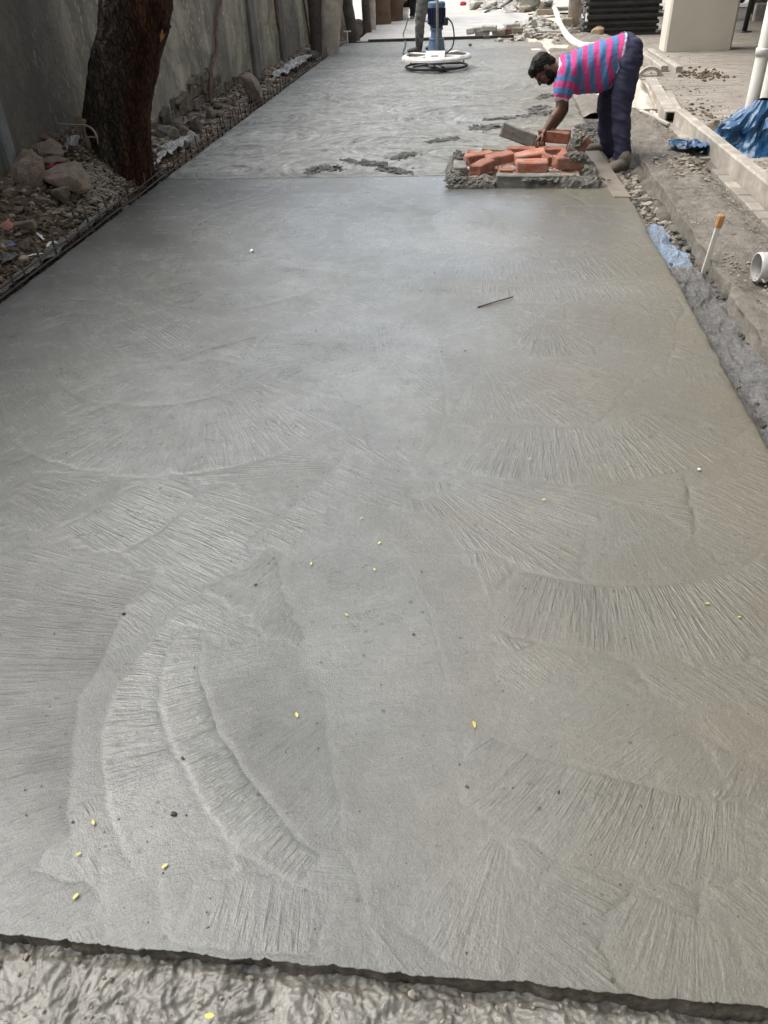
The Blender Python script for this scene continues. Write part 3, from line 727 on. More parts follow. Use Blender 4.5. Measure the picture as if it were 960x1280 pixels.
# loose rubble
chip_me = [rock_me('rubble_stone', 340 + k, 1, 7, .16, MT['stone_dark']) for k in range(10)]
cr = random.Random(17)
for k in range(150):
    y = cr.choice((cr.uniform(3.6, 6.6), cr.uniform(3.6, 6.6), cr.uniform(7.2, 10), cr.uniform(10, 15)))
    x = cr.uniform(-3.36, -2.86); s = cr.uniform(.018, .045) * (1.25 if y > 7 else 1)
    if math.hypot(x + 2.98, y - 6.75) < .36: continue
    o = bpy.data.objects.new('rubble_stone', cr.choice(chip_me)); COL.objects.link(o)
    o.location = (x, y, gl(x, y) + s * .45); o.scale = (s * cr.uniform(.9, 1.6), s * cr.uniform(.8, 1.3), s * cr.uniform(.5, .9))
    o.rotation_euler = (cr.uniform(-.5, .5), cr.uniform(-.5, .5), cr.uniform(0, 6.3))
    if y < 5.1: lg = ('small angular stone among the plastic scraps at the left picture edge', 'small stones among the plastic scraps')
    elif y < 7: lg = ('small angular stone on the mound around the boulders, before the big tree', 'small stones around the boulders')
    elif y < 10: lg = ('small angular stone in the hollow of the broken wall foot, past the big tree', 'small stones in the hollow past the tree')
    else: lg = ('small angular stone between wall and slab, past the leaning boulder', 'small stones past the leaning boulder')
    tag(o, lg[0], 'stone', lg[1])

def scatter(name, mat, n, fx, size, seed, zf, subs=1, flat=.6):
    """thousands of chips joined into one mesh"""
    protos = []
    for k in range(6):
        me = rock_me('p', seed + k, subs, 6, .15); co = np.empty(len(me.vertices) * 3); me.vertices.foreach_get('co', co)
        tri = np.array([p.vertices[:] for p in me.polygons]); protos.append((co.reshape(-1, 3), tri)); bpy.data.meshes.remove(me)
    g = np.random.default_rng(seed); Vs = []; Fs = []; off = 0
    for i in range(n):
        co, tri = protos[g.integers(6)]
        x, y = fx(g); s = g.uniform(*size) * (1 if g.random() > .12 else 1.6)
        a = g.uniform(0, 6.28); tl = g.uniform(-.6, .6); ca, sa = math.cos(a), math.sin(a); ct, st_ = math.cos(tl), math.sin(tl)
        M_ = np.array([[ca, -sa, 0], [sa, ca, 0], [0, 0, 1]]) @ np.array([[1, 0, 0], [0, ct, -st_], [0, st_, ct]])
        v = (co * np.array([s * g.uniform(.8, 1.7), s, s * flat]) @ M_.T) + np.array([x, y, zf(x, y) + s * .25])
        Vs.append(v); Fs.append(tri + off); off += len(co)
    return obj(name, mesh_np(name, np.concatenate(Vs), np.concatenate(Fs), False), mat, kind='stuff')
ZM = lambda x, y: gl(x, y)
scatter('rubble', MT['chips'], 1500, lambda g: (g.uniform(-3.38, -2.80), g.uniform(3.3, 7.4)), (.005, .024), 401, ZM)
scatter('rubble', MT['soil'], 1500, lambda g: (g.uniform(-3.38, -2.80), g.uniform(3.3, 7.4)), (.008, .034), 402, ZM)
scatter('rubble', MT['chips'], 1500, lambda g: (g.uniform(-3.38, -2.84), g.uniform(7.2, 17.5)), (.012, .04), 403, ZM)
scatter('rubble', MT['soil'], 260, lambda g: (lambda a: (-2.99 + math.cos(a) * (.25 + abs(g.normal(0, .05))), 6.8 + math.sin(a) * (.25 + abs(g.normal(0, .05)))))(g.uniform(0, 6.28)), (.012, .04), 405, lambda x, y: gl(x, y) + .02)
# paler chips piled in front of the tree
scatter('rubble', MT['gravel'], 1100, lambda g: (-2.98 + g.normal(0, .10), 6.05 + g.normal(0, .26)), (.006, .02), 404, lambda x, y: gl(x, y) + .03)

mr = random.Random(41)
mid_me = [rock_me('broken_stone', 360 + k, 2, 12, .13, MT['stone_pale' if k % 3 == 0 else 'stone_dark']) for k in range(8)]
for k in range(26):
    y = mr.uniform(3.9, 6.4) if k < 15 else mr.uniform(7.3, 12.5); x = mr.uniform(-3.34, -2.90); s = mr.uniform(.035, .062) * (1.25 if y > 7 else 1)
    o = bpy.data.objects.new('broken_stone', mid_me[k % 8]); COL.objects.link(o); o.location = (x, y, gl(x, y) + s * .4); o.scale = (s * mr.uniform(1., 1.5), s, s * mr.uniform(.6, .9)); o.rotation_euler = (mr.uniform(-.5, .5), mr.uniform(-.5, .5), mr.uniform(0, 6.3))
    if y < 7: tag(o, 'fist-sized broken stone bedded in the rubble in front of the boulders', 'stone', 'fist-sized stones before the big tree')
    else: tag(o, 'fist-sized broken stone lying in the strip past the big tree', 'stone', 'fist-sized stones past the big tree')
# things lying in the rubble
def plank_piece(name, label, cat, mat, c, size, rot, group=None):
    bm = bmesh.new(); add_box(bm, (0, 0, 0), size, bevel=min(size) * .12, jitter=min(size) * .1)
    o = bobj(name, bm, MT[mat]); o.location = c; o.rotation_euler = rot
    return tag(o, label, cat, group)
o = obj('broken_brick', rock_me('broken_brick', 420, 3, 9, .07, MT['brick'])); o.location = Q(6, 285, 5.0); o.scale = (.10, .075, .05); o.rotation_euler = (.2, -.25, .6)
tag(o, 'broken orange brick at the left edge of the picture in the dark rubble', 'brick')
plank_piece('flat_stone', 'thin flat brown stone leaning beside the broken orange brick', 'stone', 'wood_old', Q(31, 282, 5.05), (.15, .05, .06), (.3, -.1, .15))
plank_piece('wood_scrap', 'short pale wooden stick slanting in the chips near the edge form', 'stick', 'wood', Q(106, 264, 5.62), (.022, .16, .018), (-.35, 0, -.55))
plank_piece('wood_scrap', 'short flat board stub leaning at the left foot of the tree', 'board', 'wood_old', Q(124, 212, 6.42), (.05, .17, .02), (-.4, 0, .6))
plank_piece('wood_post', 'short upright rotten post between the white rag and the tree', 'post', 'wood_old', Q(113, 177, 6.62), (.07, .07, .34), (0, .05, .3))
plank_piece('wood_post', 'taller leaning dark board behind the bent twig', 'board', 'wood_old', Q(104, 170, 6.66), (.09, .03, .30), (0, .08, .1))
tag(crumple('red_rag', [Q(58, 216, 5.9), Q(68, 210, 5.92), Q(80, 208, 5.95)], (.03, .06, .04), 2.2, MT['red_rag'], .02, (20, 8)), 'bright red rag squeezed between two tan boulders', 'rag')
tag(crumple('white_rag', [Q(84, 192, 6.3), Q(93, 184, 6.35), Q(101, 180, 6.4)], (.1, .15, .12), 5.2, MT['film_white'], .05, (24, 14)), 'crumpled white plastic bag on the rocks behind the red rag', 'bag')
tag(crumple('blue_scrap', [Q(9, 313, 4.75), Q(16, 309, 4.8), Q(22, 310, 4.85)], (.05, .07, .05), 8.2, MT['blue_scrap'], .02, (16, 10)), 'small blue plastic scrap below the broken orange brick', 'scrap')
tag(crumple('clear_scrap', [Q(4, 334, 4.55), Q(11, 328, 4.6), Q(20, 322, 4.7)], (.05, .09, .05), 9.3, MT['film_grey'], .02, (18, 10)), 'glassy clear plastic cup flattened in the rubble at the left edge', 'scrap')
tag(crumple('white_scrap', [Q(33, 325, 4.75), Q(44, 323, 4.8), Q(54, 322, 4.85)], (.02, .03, .02), 4.4, MT['white_scrap'], .01, (14, 6)), 'thin white scrap near the edge form, lowest of the pale scraps', 'scrap')
bm = bmesh.new(); add_tube(bm, smooth_path([Q(62, 314, 4.95), Q(60, 307, 5.0), Q(65, 303, 5.03), Q(71, 304, 5.02)], 6), .011, 6)
tag(bobj('white_scrap', bm, MT['white_scrap'], smooth=True), 'curved white hook-shaped scrap in the middle of the dark rubble', 'scrap')
tag(crumple('white_scrap', [Q(47, 296, 5.1), Q(53, 300, 5.08), Q(58, 306, 5.05)], (.02, .03, .02), 6.4, MT['white_scrap'], .01, (14, 6)), 'small torn white scrap above the hook-shaped one', 'scrap')
tag(crumple('white_scrap', [Q(18, 292, 5.02), Q(24, 294, 5.0), Q(30, 297, 4.98)], (.02, .03, .015), 6.9, MT['white_scrap'], .01, (14, 6)), 'white paper strip just under the broken orange brick', 'scrap')
o = obj('flat_stone', rock_me('flat_stone', 425, 2, 8, .1, MT['stone_pink'])); o.location = Q(57, 251, 5.5); o.scale = (.07, .04, .022); o.rotation_euler = (.2, .35, .3)
tag(o, 'flat pinkish stone chip below the largest boulder', 'stone')
bm = bmesh.new(); add_tube(bm, smooth_path([Q(45, 281, 5.2), Q(54, 276, 5.3), Q(63, 270, 5.4)], 5), .008, 6)
tag(bobj('twig', bm, MT['bark_brown'], smooth=True), 'short dark twig lying in the rubble right of the broken brick', 'twig')
tw = bmesh.new(); add_tube(tw, smooth_path([Q(69, 154, 6.55), Q(90, 156, 6.5), Q(107, 157, 6.45), Q(117, 163, 6.4), Q(121, 172, 6.38), Q(122.5, 180, 6.38)], 6), [.006] * 12 + [.009] * 13 + [.006] * 6, 7)
twig = bobj('bent_twig', tw, MT['wood'], smooth=True); tag(twig, 'long bare bent twig sticking out in front of the big dark tree', 'twig')
bm = bmesh.new(); add_tube(bm, smooth_path([Q(121, 172, 6.385), Q(110, 172, 6.4), Q(101, 181, 6.42)], 5), .007, 6); bobj('side_shoot', bm, MT['wood'], twig, smooth=True)

# trees
def tree(name, label, pts, radii, mat, seed, seg=28, knots=(), flare=1.0, crown=None, group=None):
    base = Vector(pts[0]); tr = thing(name, label, 'tree', base, 0, group)
    path = smooth_path([Vector(p) - base for p in pts], 10); rr = np.interp(np.linspace(0, 1, len(path)), np.linspace(0, 1, len(radii)), radii)
    # finer rings
    path = [path[i].lerp(path[i + 1], k / 4) for i in range(len(path) - 1) for k in range(4)] + [path[-1]]
    rr = np.interp(np.linspace(0, 1, len(path)), np.linspace(0, 1, len(rr)), rr)
    V = []; n = len(path)
    for i, p in enumerate(path):
        for k in range(seg):
            a = 2 * math.pi * k / seg; c = Vector((math.cos(a), math.sin(a), 0))
            z = p.z
            f = 1 + .16 * noise.noise(Vector((c.x * 1.3, c.y * 1.3, z * .9 + seed))) + .10 * noise.noise(Vector((c.x * 3.5, c.y * 3.5, z * .7 + seed))) + .05 * noise.fractal(Vector((c.x * 5, c.y * 5, z * 9 + seed)), 1., 2., 4) + (.045 * noise.fractal(Vector((c.x * 7, c.y * 7, z * 3.2 + seed)), .8, 2.1, 5) if seg > 60 else 0)
            f += .28 * flare * math.exp(-max(z, 0) / .13) * (.6 + noise.noise(Vector((c.x * 2.2, c.y * 2.2, seed))))
            V.append(p + c * rr[i] * f)
    fc = []
    for i in range(n - 1):
        for k in range(seg): fc.append((i * seg + k, i * seg + (k + 1) % seg, (i + 1) * seg + (k + 1) % seg, (i + 1) * seg + k))
    me = mesh_np('trunk', [tuple(v) for v in V], fc)
    o = obj('trunk', me, mat, tr)
    if crown:
        cc, cr_, nl = crown; g = np.random.default_rng(int(seed))
        bm = bmesh.new()
        for k in range(7):
            e = Vector(cc) - base + Vector((g.uniform(-1, 1) * cr_[0] * .7, g.uniform(-1, 1) * cr_[1] * .7, g.uniform(-.6, .5) * cr_[2]))
            st_ = path[-1] * 1.0; mid = st_.lerp(e, .5) + Vector((g.uniform(-.2, .2), g.uniform(-.2, .2), .25))
            add_tube(bm, smooth_path([st_, mid, e], 5), list(np.linspace(rr[-1] * .6, .02, 11)), 7)
        bobj('limb', bm, mat, tr, smooth=True)
        cl = g.normal(0, .55, (46, 3)) * np.array(cr_) + np.array(cc) - np.array(base)
        c0 = cl[g.integers(0, len(cl), nl)] + g.normal(0, .22, (nl, 3))
        d1 = g.normal(0, 1, (nl, 3)); d1 /= np.linalg.norm(d1, axis=1)[:, None]; d2 = np.cross(d1, g.normal(0, 1, (nl, 3))); d2 /= np.linalg.norm(d2, axis=1)[:, None]
        s = g.uniform(.07, .15, nl)[:, None]
        q = np.stack([c0 - d1 * s, c0 + d2 * s * .45, c0 + d1 * s, c0 - d2 * s * .45], 1).reshape(-1, 3)
        obj('crown', mesh_np('crown', q, np.arange(nl * 4).reshape(-1, 4), False), MT['foliage'], tr)
    return tr
MT['foliage'] = pm('foliage', (.035, .07, .018), (.075, .12, .035), 2, .6, 0, 20, .01, .3)

# bark of the big tree: grey lichened on one flank, wet red-brown on the other
m, t, b = newmat('bark_big'); v = coords(t, False)
sx = nn(t, 'ShaderNodeSeparateXYZ', {0: v})
st1 = nn(t, 'ShaderNodeMapping', {'Vector': v, 'Scale': (6, 6, 1.1)}).outputs[0]
n1 = noise_(t, st1, 2.2, 7, .68, .5)
grey = ramp(t, n1, [(.30, (.026, .020, .014)), (.52, (.085, .068, .053)), (.75, (.23, .20, .17))])
brown = ramp(t, n1, [(.30, (.022, .010, .006)), (.55, (.092, .042, .025)), (.78, (.21, .105, .058))])
lean = math_(t, 'SUBTRACT', sx.outputs[0], math_(t, 'MULTIPLY', sx.outputs[2], .30))
fac = nn(t, 'ShaderNodeMapRange', {'Value': math_(t, 'ADD', lean, math_(t, 'MULTIPLY', noise_(t, v, 3.5, 4), .16)), 'From Min': .09, 'From Max': .20}).outputs[0]
col = mixc(t, fac, grey, brown)
brn = ramp(t, noise_(t, v, 2.6, 5, .6), [(.56, 0.), (.7, .6)])
col = mixc(t, brn, col, (.09, .045, .022))
t.links.new(col, b.inputs['Base Color']); b.inputs['Roughness'].default_value = .9; b.inputs['Specular IOR Level'].default_value = .15
vd = nn(t, 'ShaderNodeVectorMath', {0: nn(t, 'ShaderNodeMapping', {'Vector': v, 'Scale': (34, 34, 13)}).outputs[0], 1: nn(t, 'ShaderNodeVectorMath', {0: nn(t, 'ShaderNodeTexNoise', {'Vector': v, 'Scale': 7., 'Detail': 4.}).outputs['Color'], 1: (1.6, 1.6, 1.6)}, operation='MULTIPLY').outputs[0]}, operation='ADD').outputs[0]
crk = nn(t, 'ShaderNodeTexVoronoi', {'Vector': vd, 'Scale': 1.}, feature='DISTANCE_TO_EDGE').outputs['Distance']
crk = ramp(t, crk, [(.0, 0.), (.16, 1.)])
col = mixc(t, math_(t, 'MULTIPLY', math_(t, 'SUBTRACT', 1.0, crk), .45), col, (.012, .009, .007))
t.links.new(col, b.inputs['Base Color'])
hh = math_(t, 'ADD', math_(t, 'MULTIPLY', n1, .5), math_(t, 'ADD', math_(t, 'MULTIPLY', crk, .45), math_(t, 'MULTIPLY', noise_(t, v, 40, 6, .7), .5)))
bn = nn(t, 'ShaderNodeBump', {'Height': hh, 'Strength': 1., 'Distance': .06}); t.links.new(bn.outputs[0], b.inputs['Normal'])
MT['bark_big'] = m
bt = tree('street_tree', 'big dark leaning tree trunk with reddish right flank and lichened left flank', [Q(155, 236, 6.8), Q(153, 200, 6.8), Q(149, 140, 6.8), Q(160, 68, 6.8), Q(172, -4, 6.8), (-2.35, 6.8, 2.6), (-2.0, 6.4, 4.4), (-1.3, 5.4, 7.0)], [.25, .262, .285, .29, .285, .24, .20, .15], MT['bark_big'], 5., 110, crown=((.5, 2.6, 9.5), (2.5, 2.8, 1.0), 12000))
o = obj('bark_wound', rock_me('bark_wound', 430, 3, 14, .55, pm('raw_wood', (.30, .15, .05), (.50, .30, .12), 20, .7, .5, 60, .006, .3, c3=(.10, .04, .02), dscale=12, damt=.8)), None, bt)
o.location = Q(202.5, 44, 6.60) - bt.location; o.scale = (.014, .02, .05); o.rotation_euler = (0, .25, 0)
o = obj('bark_knot', rock_me('bark_knot', 431, 3, 6, .2, MT['bark_big']), None, bt)
o.location = Q(207, 33, 6.66) - bt.location; o.scale = (.045, .05, .04)

for (lab, px0, py0, y, px1, r, mt, nm) in (
        ('black rotten trunk pressed against the wall just before the pale trunk', 397, 66, 16.2, 393, .12, 'bark_dark', 'tree_trunk'),
        ('thick pale grey trunk beside the wall at the far bend of the slab edge', 409, 64, 16.3, 415, .20, 'bark_pale', 'tree_trunk'),
        ('thin dark trunk curving up the wall right after the pale trunk', 442, 46, 18.3, 433, .11, 'bark_dark', 'tree_trunk'),
        ('slim black stem against the wall before the far brown trunks', 459, 36, 20.0, 457, .09, 'bark_dark', 'tree_trunk'),
        ('slim pale stem against the wall before the far brown trunks', 464, 34, 20.6, 463, .11, 'bark_pale', 'tree_trunk'),
        ('thick brown trunk, nearer of the two at the end of the wall', 475, 27, 22.2, 475, .24, 'bark_brown', 'tree_trunk'),
        ('thick brown trunk beside the crouching person', 490, 25, 23.0, 492, .24, 'bark_brown', 'tree_trunk')):
    a = Q(px0, py0, y); c = Q(px1, 0, y); d = (c - a).normalized()
    a = a - d * (a.z + .05) / max(d.z, .5)
    tree(nm, lab, [a, c, c + d * 1.0, c + d * 2.6 + Vector((.1, .2, 0))], [r * 1.1, r, r * .95, r * .7], MT[mt], y, 20, flare=.6)

# thin roots and vines down the wall
for lab, pts in (('reddish brown root hanging down the wall to the broken footing, nearest the big tree', [(277, -3), (270, 40), (271, 62), (265, 82), (263, 108), (264, 135)]),
                 ('thin brown root down the wall past the dark buttress', [(343, -3), (348, 30), (354, 55), (358, 92), (360, 104)]),
                 ('thin brown root down the wall, just before the black trunk', [(379, -3), (384, 28), (387, 50), (389, 66)])):
    bm = bmesh.new(); pp = []
    for (u, v_) in pts:
        d = _ray(u, v_); k = (XW + .06) / d[0]; pp.append(Vector(EYE + d * k))
    add_tube(bm, smooth_path(pp, 6), .022 if 'nearest' in lab else .020, 8)
    o = bobj('hanging_root', bm, MT['root'], smooth=True); tag(o, lab, 'root')
# small cross-shaped level peg
bm = bmesh.new(); p0 = P(435, 57); add_tube(bm, [p0 + Vector((0, 0, -.05)), p0 + Vector((0, 0, .24))], .012, 6)
lp = bobj('level_peg', bm, MT['white_paint']); tag(lp, 'small white T-shaped level peg at the far left slab corner', 'peg')
bm = bmesh.new(); add_tube(bm, [p0 + Vector((-.07, 0, .24)), p0 + Vector((.07, 0, .24))], .010, 6); bobj('crossbar', bm, MT['white_paint'], lp)

# ------------------------------------------------------------------ right side: trench, ledge, sand strip, pavers, kerbs, building
def trench_z(y): return np.interp(y, [1, 4, 5.4, 6.2, 7.2, 9.4, 10], [-.13, -.13, -.13, -.12, -.085, -.08, -.05])
def trench_fn(X, Y, Z): return Z + trench_z(Y) + .05 * sstep(1.32, 1.40, X)
flat_patch('trench_bed', 1.08, 1.46, 1.5, 10.0, 0, (26, 420), pm('dirt', (.055, .049, .040), (.155, .142, .118), 9, .9, .6, 45, .01, .2), .05, 6, 501, fn=trench_fn)
scatter('gravel', MT['gravel'], 1500, lambda g: (g.uniform(1.14, 1.41), g.uniform(5.0, 9.2)), (.008, .026), 502, lambda x, y: float(trench_z(y)) + .012)
scatter('gravel', MT['clod'], 700, lambda g: (g.uniform(1.14, 1.41), g.uniform(3.0, 9.2)), (.01, .03), 503, lambda x, y: float(trench_z(y)) + .012)

def ledge_edge(y): return 1.425 + fbm(y * 1.6, y * 0, 511, 5) * .026 + .04 * np.exp(-((y - 4.45) / .12) ** 2) - .03 * sstep(4.35, 4.15, y)
ny, nx = 620, 44
yy = np.linspace(2.0, 9.75, ny); ss = np.linspace(0, 1, nx)
Yg = np.repeat(yy[:, None], nx, 1); e = ledge_edge(yy)[:, None]
Xg = e + (1.93 - e) * ss[None]
Zg = .0 + fbm(Xg * 4, Yg * 4, 513, 5) * .035 + fbm(Xg * 40, Yg * 40, 514, 3) * .006 + fbm(Xg * 16, Yg * 7, 515, 4) * .012 - .03 * sstep(.6, 1., ss)[None] + .012
Zg = Zg - .07 * np.exp(-(((Xg - 1.62) / .16) ** 2 + ((Yg - 4.38) / .22) ** 2))
fcx = np.linspace(-.42, 0, 14)[None]
Zf = (Zg[:, :1] - .004) * (1 + 0 * fcx) + fcx * (1 - 0) - 0
Xf = e + .012 * 0 + fbm(Yg[:, :1] * 9 + 0 * fcx, fcx * 14 + 0 * Yg[:, :1], 517, 4) * .012 + fcx * .10
Yf = Yg[:, :1] + 0 * fcx
X_ = np.concatenate([Xf, Xg], 1); Y_ = np.concatenate([Yf, Yg], 1); Z_ = np.concatenate([Zf, Zg], 1)
me = mesh_np('sand_ledge', np.stack([X_, Y_, Z_], -1).reshape(-1, 3), grid_faces(nx + 14, ny))
obj('sand_ledge', me, MT['sand'], kind='structure')
flat_patch('sand_strip', 1.15, 2.10, 9.7, 16.0, -.01, (60, 260), MT['sand'], .05, 3, 519, fn=lambda X, Y, Z: Z - .06 * sstep(1.3, 1.12, X))

# trench lining
def lz(x, y): return float(fbm(np.array([x * 4]), np.array([y * 4]), 513, 5)[0]) * .035 + .008
tag(crumple('plastic_sheet', [(1.215, 5.62, -.07), (1.235, 5.3, -.08), (1.265, 4.98, -.10), (1.28, 4.75, -.12)], (.10, .16, .18, .14), 31.1, MT['film_blue'], .025, (64, 20)), 'light blue plastic sheet lying in the trench beside the slab', 'plastic sheet')
tag(crumple('plastic_sheet', [(1.235, 4.85, -.10), (1.27, 4.5, -.10), (1.285, 4.1, -.10), (1.29, 3.75, -.10), (1.30, 3.25, -.105)], (.20, .25, .27, .27, .25), 33.3, MT['film_grey'], .024, (120, 24)), 'long wet grey plastic sheet covered in slurry in the trench, next to the stake', 'plastic sheet')
tag(crumple('plastic_sheet', [(1.27, 3.42, -.11), (1.29, 3.2, -.10), (1.30, 2.98, -.10), (1.31, 2.5, -.11)], (.22, .28, .30, .28), 35.3, MT['film_grey'], .026, (60, 24)), 'crumpled grey plastic bundle in the trench at the right edge of the picture', 'plastic sheet')

scatter('sand_crumbs', MT['gravel'], 1500, lambda g: (g.uniform(1.45, 1.9), g.uniform(3.6, 9.6)), (.003, .011), 520, lz)
scatter('sand_crumbs', MT['gravel'], 260, lambda g: (1.72 + g.normal(0, .09), 7.2 + g.normal(0, .16)), (.005, .022), 521, lz)
scatter('gravel', MT['clod'], 420, lambda g: (g.choice((1.40 + g.normal(0, .02), 1.19 + g.normal(0, .03))), g.uniform(2.6, 5.6)), (.006, .024), 505, lambda x, y: -.085)
# stake and pipe
stk = thing('marker_stake', 'slim white stake with orange top standing in the trench', 'stake', (1.372, 4.76, -.22)); stk.rotation_euler = (0, .10, 0)
bm = bmesh.new(); add_box(bm, (0, 0, .21), (.030, .018, .46), bevel=.003, jitter=.002); bobj('shaft', bm, MT['pvc'], stk)
bm = bmesh.new(); add_box(bm, (0, 0, .455), (.040, .028, .075), bevel=.008, jitter=.003); bobj('painted_tip', bm, MT['orange_paint'], stk)
pp = thing('drain_pipe', 'short open grey plastic pipe end poking out of the sand ledge', 'pipe', (1.60, 4.52, .045), rad(4))
rx = Matrix.Rotation(rad(90), 3, 'Y')
bm = bmesh.new(); add_lathe(bm, [(.074, 0), (.080, 0), (.081, .02), (.080, .55), (.074, .55), (.074, 0)], seg=40, rot=rx); bobj('pipe_wall', bm, MT['pvc_grey'], pp, smooth=False)
bm = bmesh.new(); add_lathe(bm, [(.0735, .30), (.0, .30)], seg=24, rot=rx); bobj('inner_dark', bm, MT['soil'], pp)
for a in pp.children: 
    for f in a.data.polygons: f.use_smooth = True

# boards of the slab's right form
plank_piece('form_board', 'long wet wooden board along the slab edge by the bent man', 'board', 'wet_board', (1.075, 7.05, -.008), (.13, 1.72, .03), (.0, .03, .03))
tag(crumple('concrete_hump', [(1.15, 9.15, -.10), (1.16, 8.6, -.09), (1.15, 8.1, -.09)], (.28, .32, .2), 41.0, MT['clod'], .03, (40, 16)), 'dark rough patch of gravel in the gap behind the bent man', 'gravel patch')

scatter('gravel', MT['clod'], 380, lambda g: (1.25 - abs(g.normal(0, .10)), g.uniform(7.9, 9.05)), (.008, .030), 504, lambda x, y: .0)
# paver edging and kerbs
paving = thing('paving', 'beige block paving under the building, with a paver edging strip', 'paving', (3.5, 10, 0))
pav_me = []
for k in range(4):
    r0 = random.Random(600 + k); bm = bmesh.new(); add_box(bm, (0, 0, 0), (.196, .097, .06), bevel=.006, jitter=.0015); pav_me.append(bmesh_me(bm, 'paver')); pav_me[-1].materials.append(MT['paver'])
pr2 = random.Random(77)
def paver(x, y, z, rz):
    o = bpy.data.objects.new('paver', pr2.choice(pav_me)); COL.objects.link(o)
    o.location = (x, y, z + pr2.uniform(-.003, .003)); o.rotation_euler = (pr2.uniform(-.012, .012), pr2.uniform(-.012, .012), rz + pr2.uniform(-.02, .02)); part_at(o, paving)
y = 4.5; n_pav = 0
while y < 9.3:
    if not (7.05 < y < 7.5): paver(1.985, y, -.028, rad(90) + .01 * 0); n_pav += 1
    y += .203
y = 5.95; row = 0
while y < 9.7 and n_pav < 298:
    x = 2.22 + (.10 if row % 2 else 0)
    while x < 3.0 + (y - 5.95) * .16 and n_pav < 298:
        paver(x, y, -.03, 0); n_pav += 1; x += .2
    y += .1; row += 1
# the rest of the paving, past the pieces that can be told apart
bm = bmesh.new()
def pv(x, y):
    z = -.031 + pr2.uniform(-.002, .002); a = .0992; c_ = .0492
    vs = [bm.verts.new((x + sx_ * a * k_, y + sy_ * c_ * k_, z + dz)) for dz, k_ in ((.022, 1.), (.028, .97)) for sx_, sy_ in ((-1, -1), (1, -1), (1, 1), (-1, 1))]
    bm.faces.new(vs[4:])
    for i in range(4): bm.faces.new((vs[i], vs[(i + 1) % 4], vs[4 + (i + 1) % 4], vs[4 + i]))
y = 5.95; row = 0; lim_y = None
while y < 20:
    x = 2.22 + (.10 if row % 2 else 0)
    while x < 6.4:
        near = y < 9.7 and x < 3.0 + (y - 5.95) * .16
        if not near and x < 2.6 + (y - 5.0) * .40: pv(x, y)
        x += .2
    y += .1; row += 1
part_at(bobj('paver_field', bm, MT['paver'], kind='stuff'), paving)
flat_patch('paving_bed', 1.95, 14, 2, 32, -.034, (40, 80), MT['sand'], .003, 1, 611, kind='structure')

scatter('crumbs', MT['soil'], 130, lambda g: (3.05 + g.normal(0, .14), 12.3 + g.normal(0, .22)), (.008, .03), 531, lambda x, y: .0)
scatter('crumbs', MT['soil'], 110, lambda g: (2.35 + g.normal(0, .16), 9.3 + g.normal(0, .5)), (.006, .022), 532, lambda x, y: .0)
scatter('crumbs', MT['gravel'], 500, lambda g: (2.2 + abs(g.normal(0, .5)), g.uniform(6, 15)), (.004, .014), 533, lambda x, y: .0)
def kerb(label, y0, y1, x0, x1, h=.15, wd=.085, z0=-.03):
    a = Vector((x0, y0, z0 + h / 2)); c = Vector((x1, y1, z0 + h / 2)); d = c - a; L_ = d.length
    n = max(2, int(L_ / .06)); V = []
    prof = [(-wd / 2, -h / 2), (-wd / 2, h / 2 - .014), (-wd / 2 + .014, h / 2), (wd / 2 - .008, h / 2), (wd / 2, h / 2 - .008), (wd / 2, -h / 2)]
    dn_ = d.normalized(); sd = Vector((dn_.y, -dn_.x, 0)); bm = bmesh.new(); rings = []
    for i in range(n + 1):
        p = a + d * (i / n); jt = noise.noise(p * 5) * .003 + noise.noise(p * 23) * .002
        rings.append([bm.verts.new(p + sd * (u + jt) + Vector((0, 0, v_ + noise.noise(p * 7 + Vector((v_, 0, 0))) * .003 + noise.noise(p * 26 + Vector((v_ * 9, u * 50, 0))) * .003))) for u, v_ in prof])
    for r_, s_ in zip(rings, rings[1:]):
        for k in range(6): bm.faces.new((r_[k], r_[(k + 1) % 6], s_[(k + 1) % 6], s_[k]))
    bm.faces.new(rings[0]); bm.faces.new(rings[-1][::-1])
    return tag(bobj('kerb_stone', bm, MT['kerb']), label, 'kerb', None)
kerb('long pale concrete kerb beam in front of the blue tarp', 4.6, 8.98, 2.125, 2.045, .17, .095)
# hollow channel piece beyond its end
ch = thing('channel_stone', 'concrete channel block with a black hollow end beyond the long kerb', 'kerb', (1.975, 9.02, -.01))
d = (Vector((2.18, 11.5, 0)) - Vector((1.97, 9.05, 0))); rz = -math.atan2(d.x, d.y); ch.rotation_euler = (0, 0, rz)
bm = bmesh.new(); L_ = 2.4
for (cx, cz, sx_, sz) in ((-.05, .06, .022, .12), (.05, .06, .022, .12), (0, .112, .078, .016), (0, .008, .078, .016)):
    add_box(bm, (cx, L_ / 2, cz), (sx_, L_, sz), bevel=.004)
bobj('channel_wall', bm, MT['kerb'], ch)
bm = bmesh.new(); add_box(bm, (0, L_ / 2 + .05, .06), (.076, L_ - .12, .085)); bobj('dark_core', bm, MT['dark_steel'], ch)
kerb('short kerb piece lying beside the channel block', 9.25, 10.6, 2.10, 2.24, .10, .09)
kerb('far left kerb stone of the pair behind the bent man', 12.75, 15.0, 2.60, 2.60, .10, .10)
kerb('far right kerb stone of the pair, ending in a dark gap', 12.65, 14.9, 2.78, 2.76, .10, .09)
bm = bmesh.new()
A_ = P(813, 95, 0)
for k in range(13):
    a0 = math.pi * k / 12
    r0, r1 = .115, .165
    for yy_ in (0, .09):
        bm.verts.new((A_.x + math.cos(a0) * r0, A_.y + yy_, math.sin(a0) * r0 * .8 - .02)); bm.verts.new((A_.x + math.cos(a0) * r1, A_.y + yy_, math.sin(a0) * r1 * .8 - .02))
bm.verts.ensure_lookup_table()
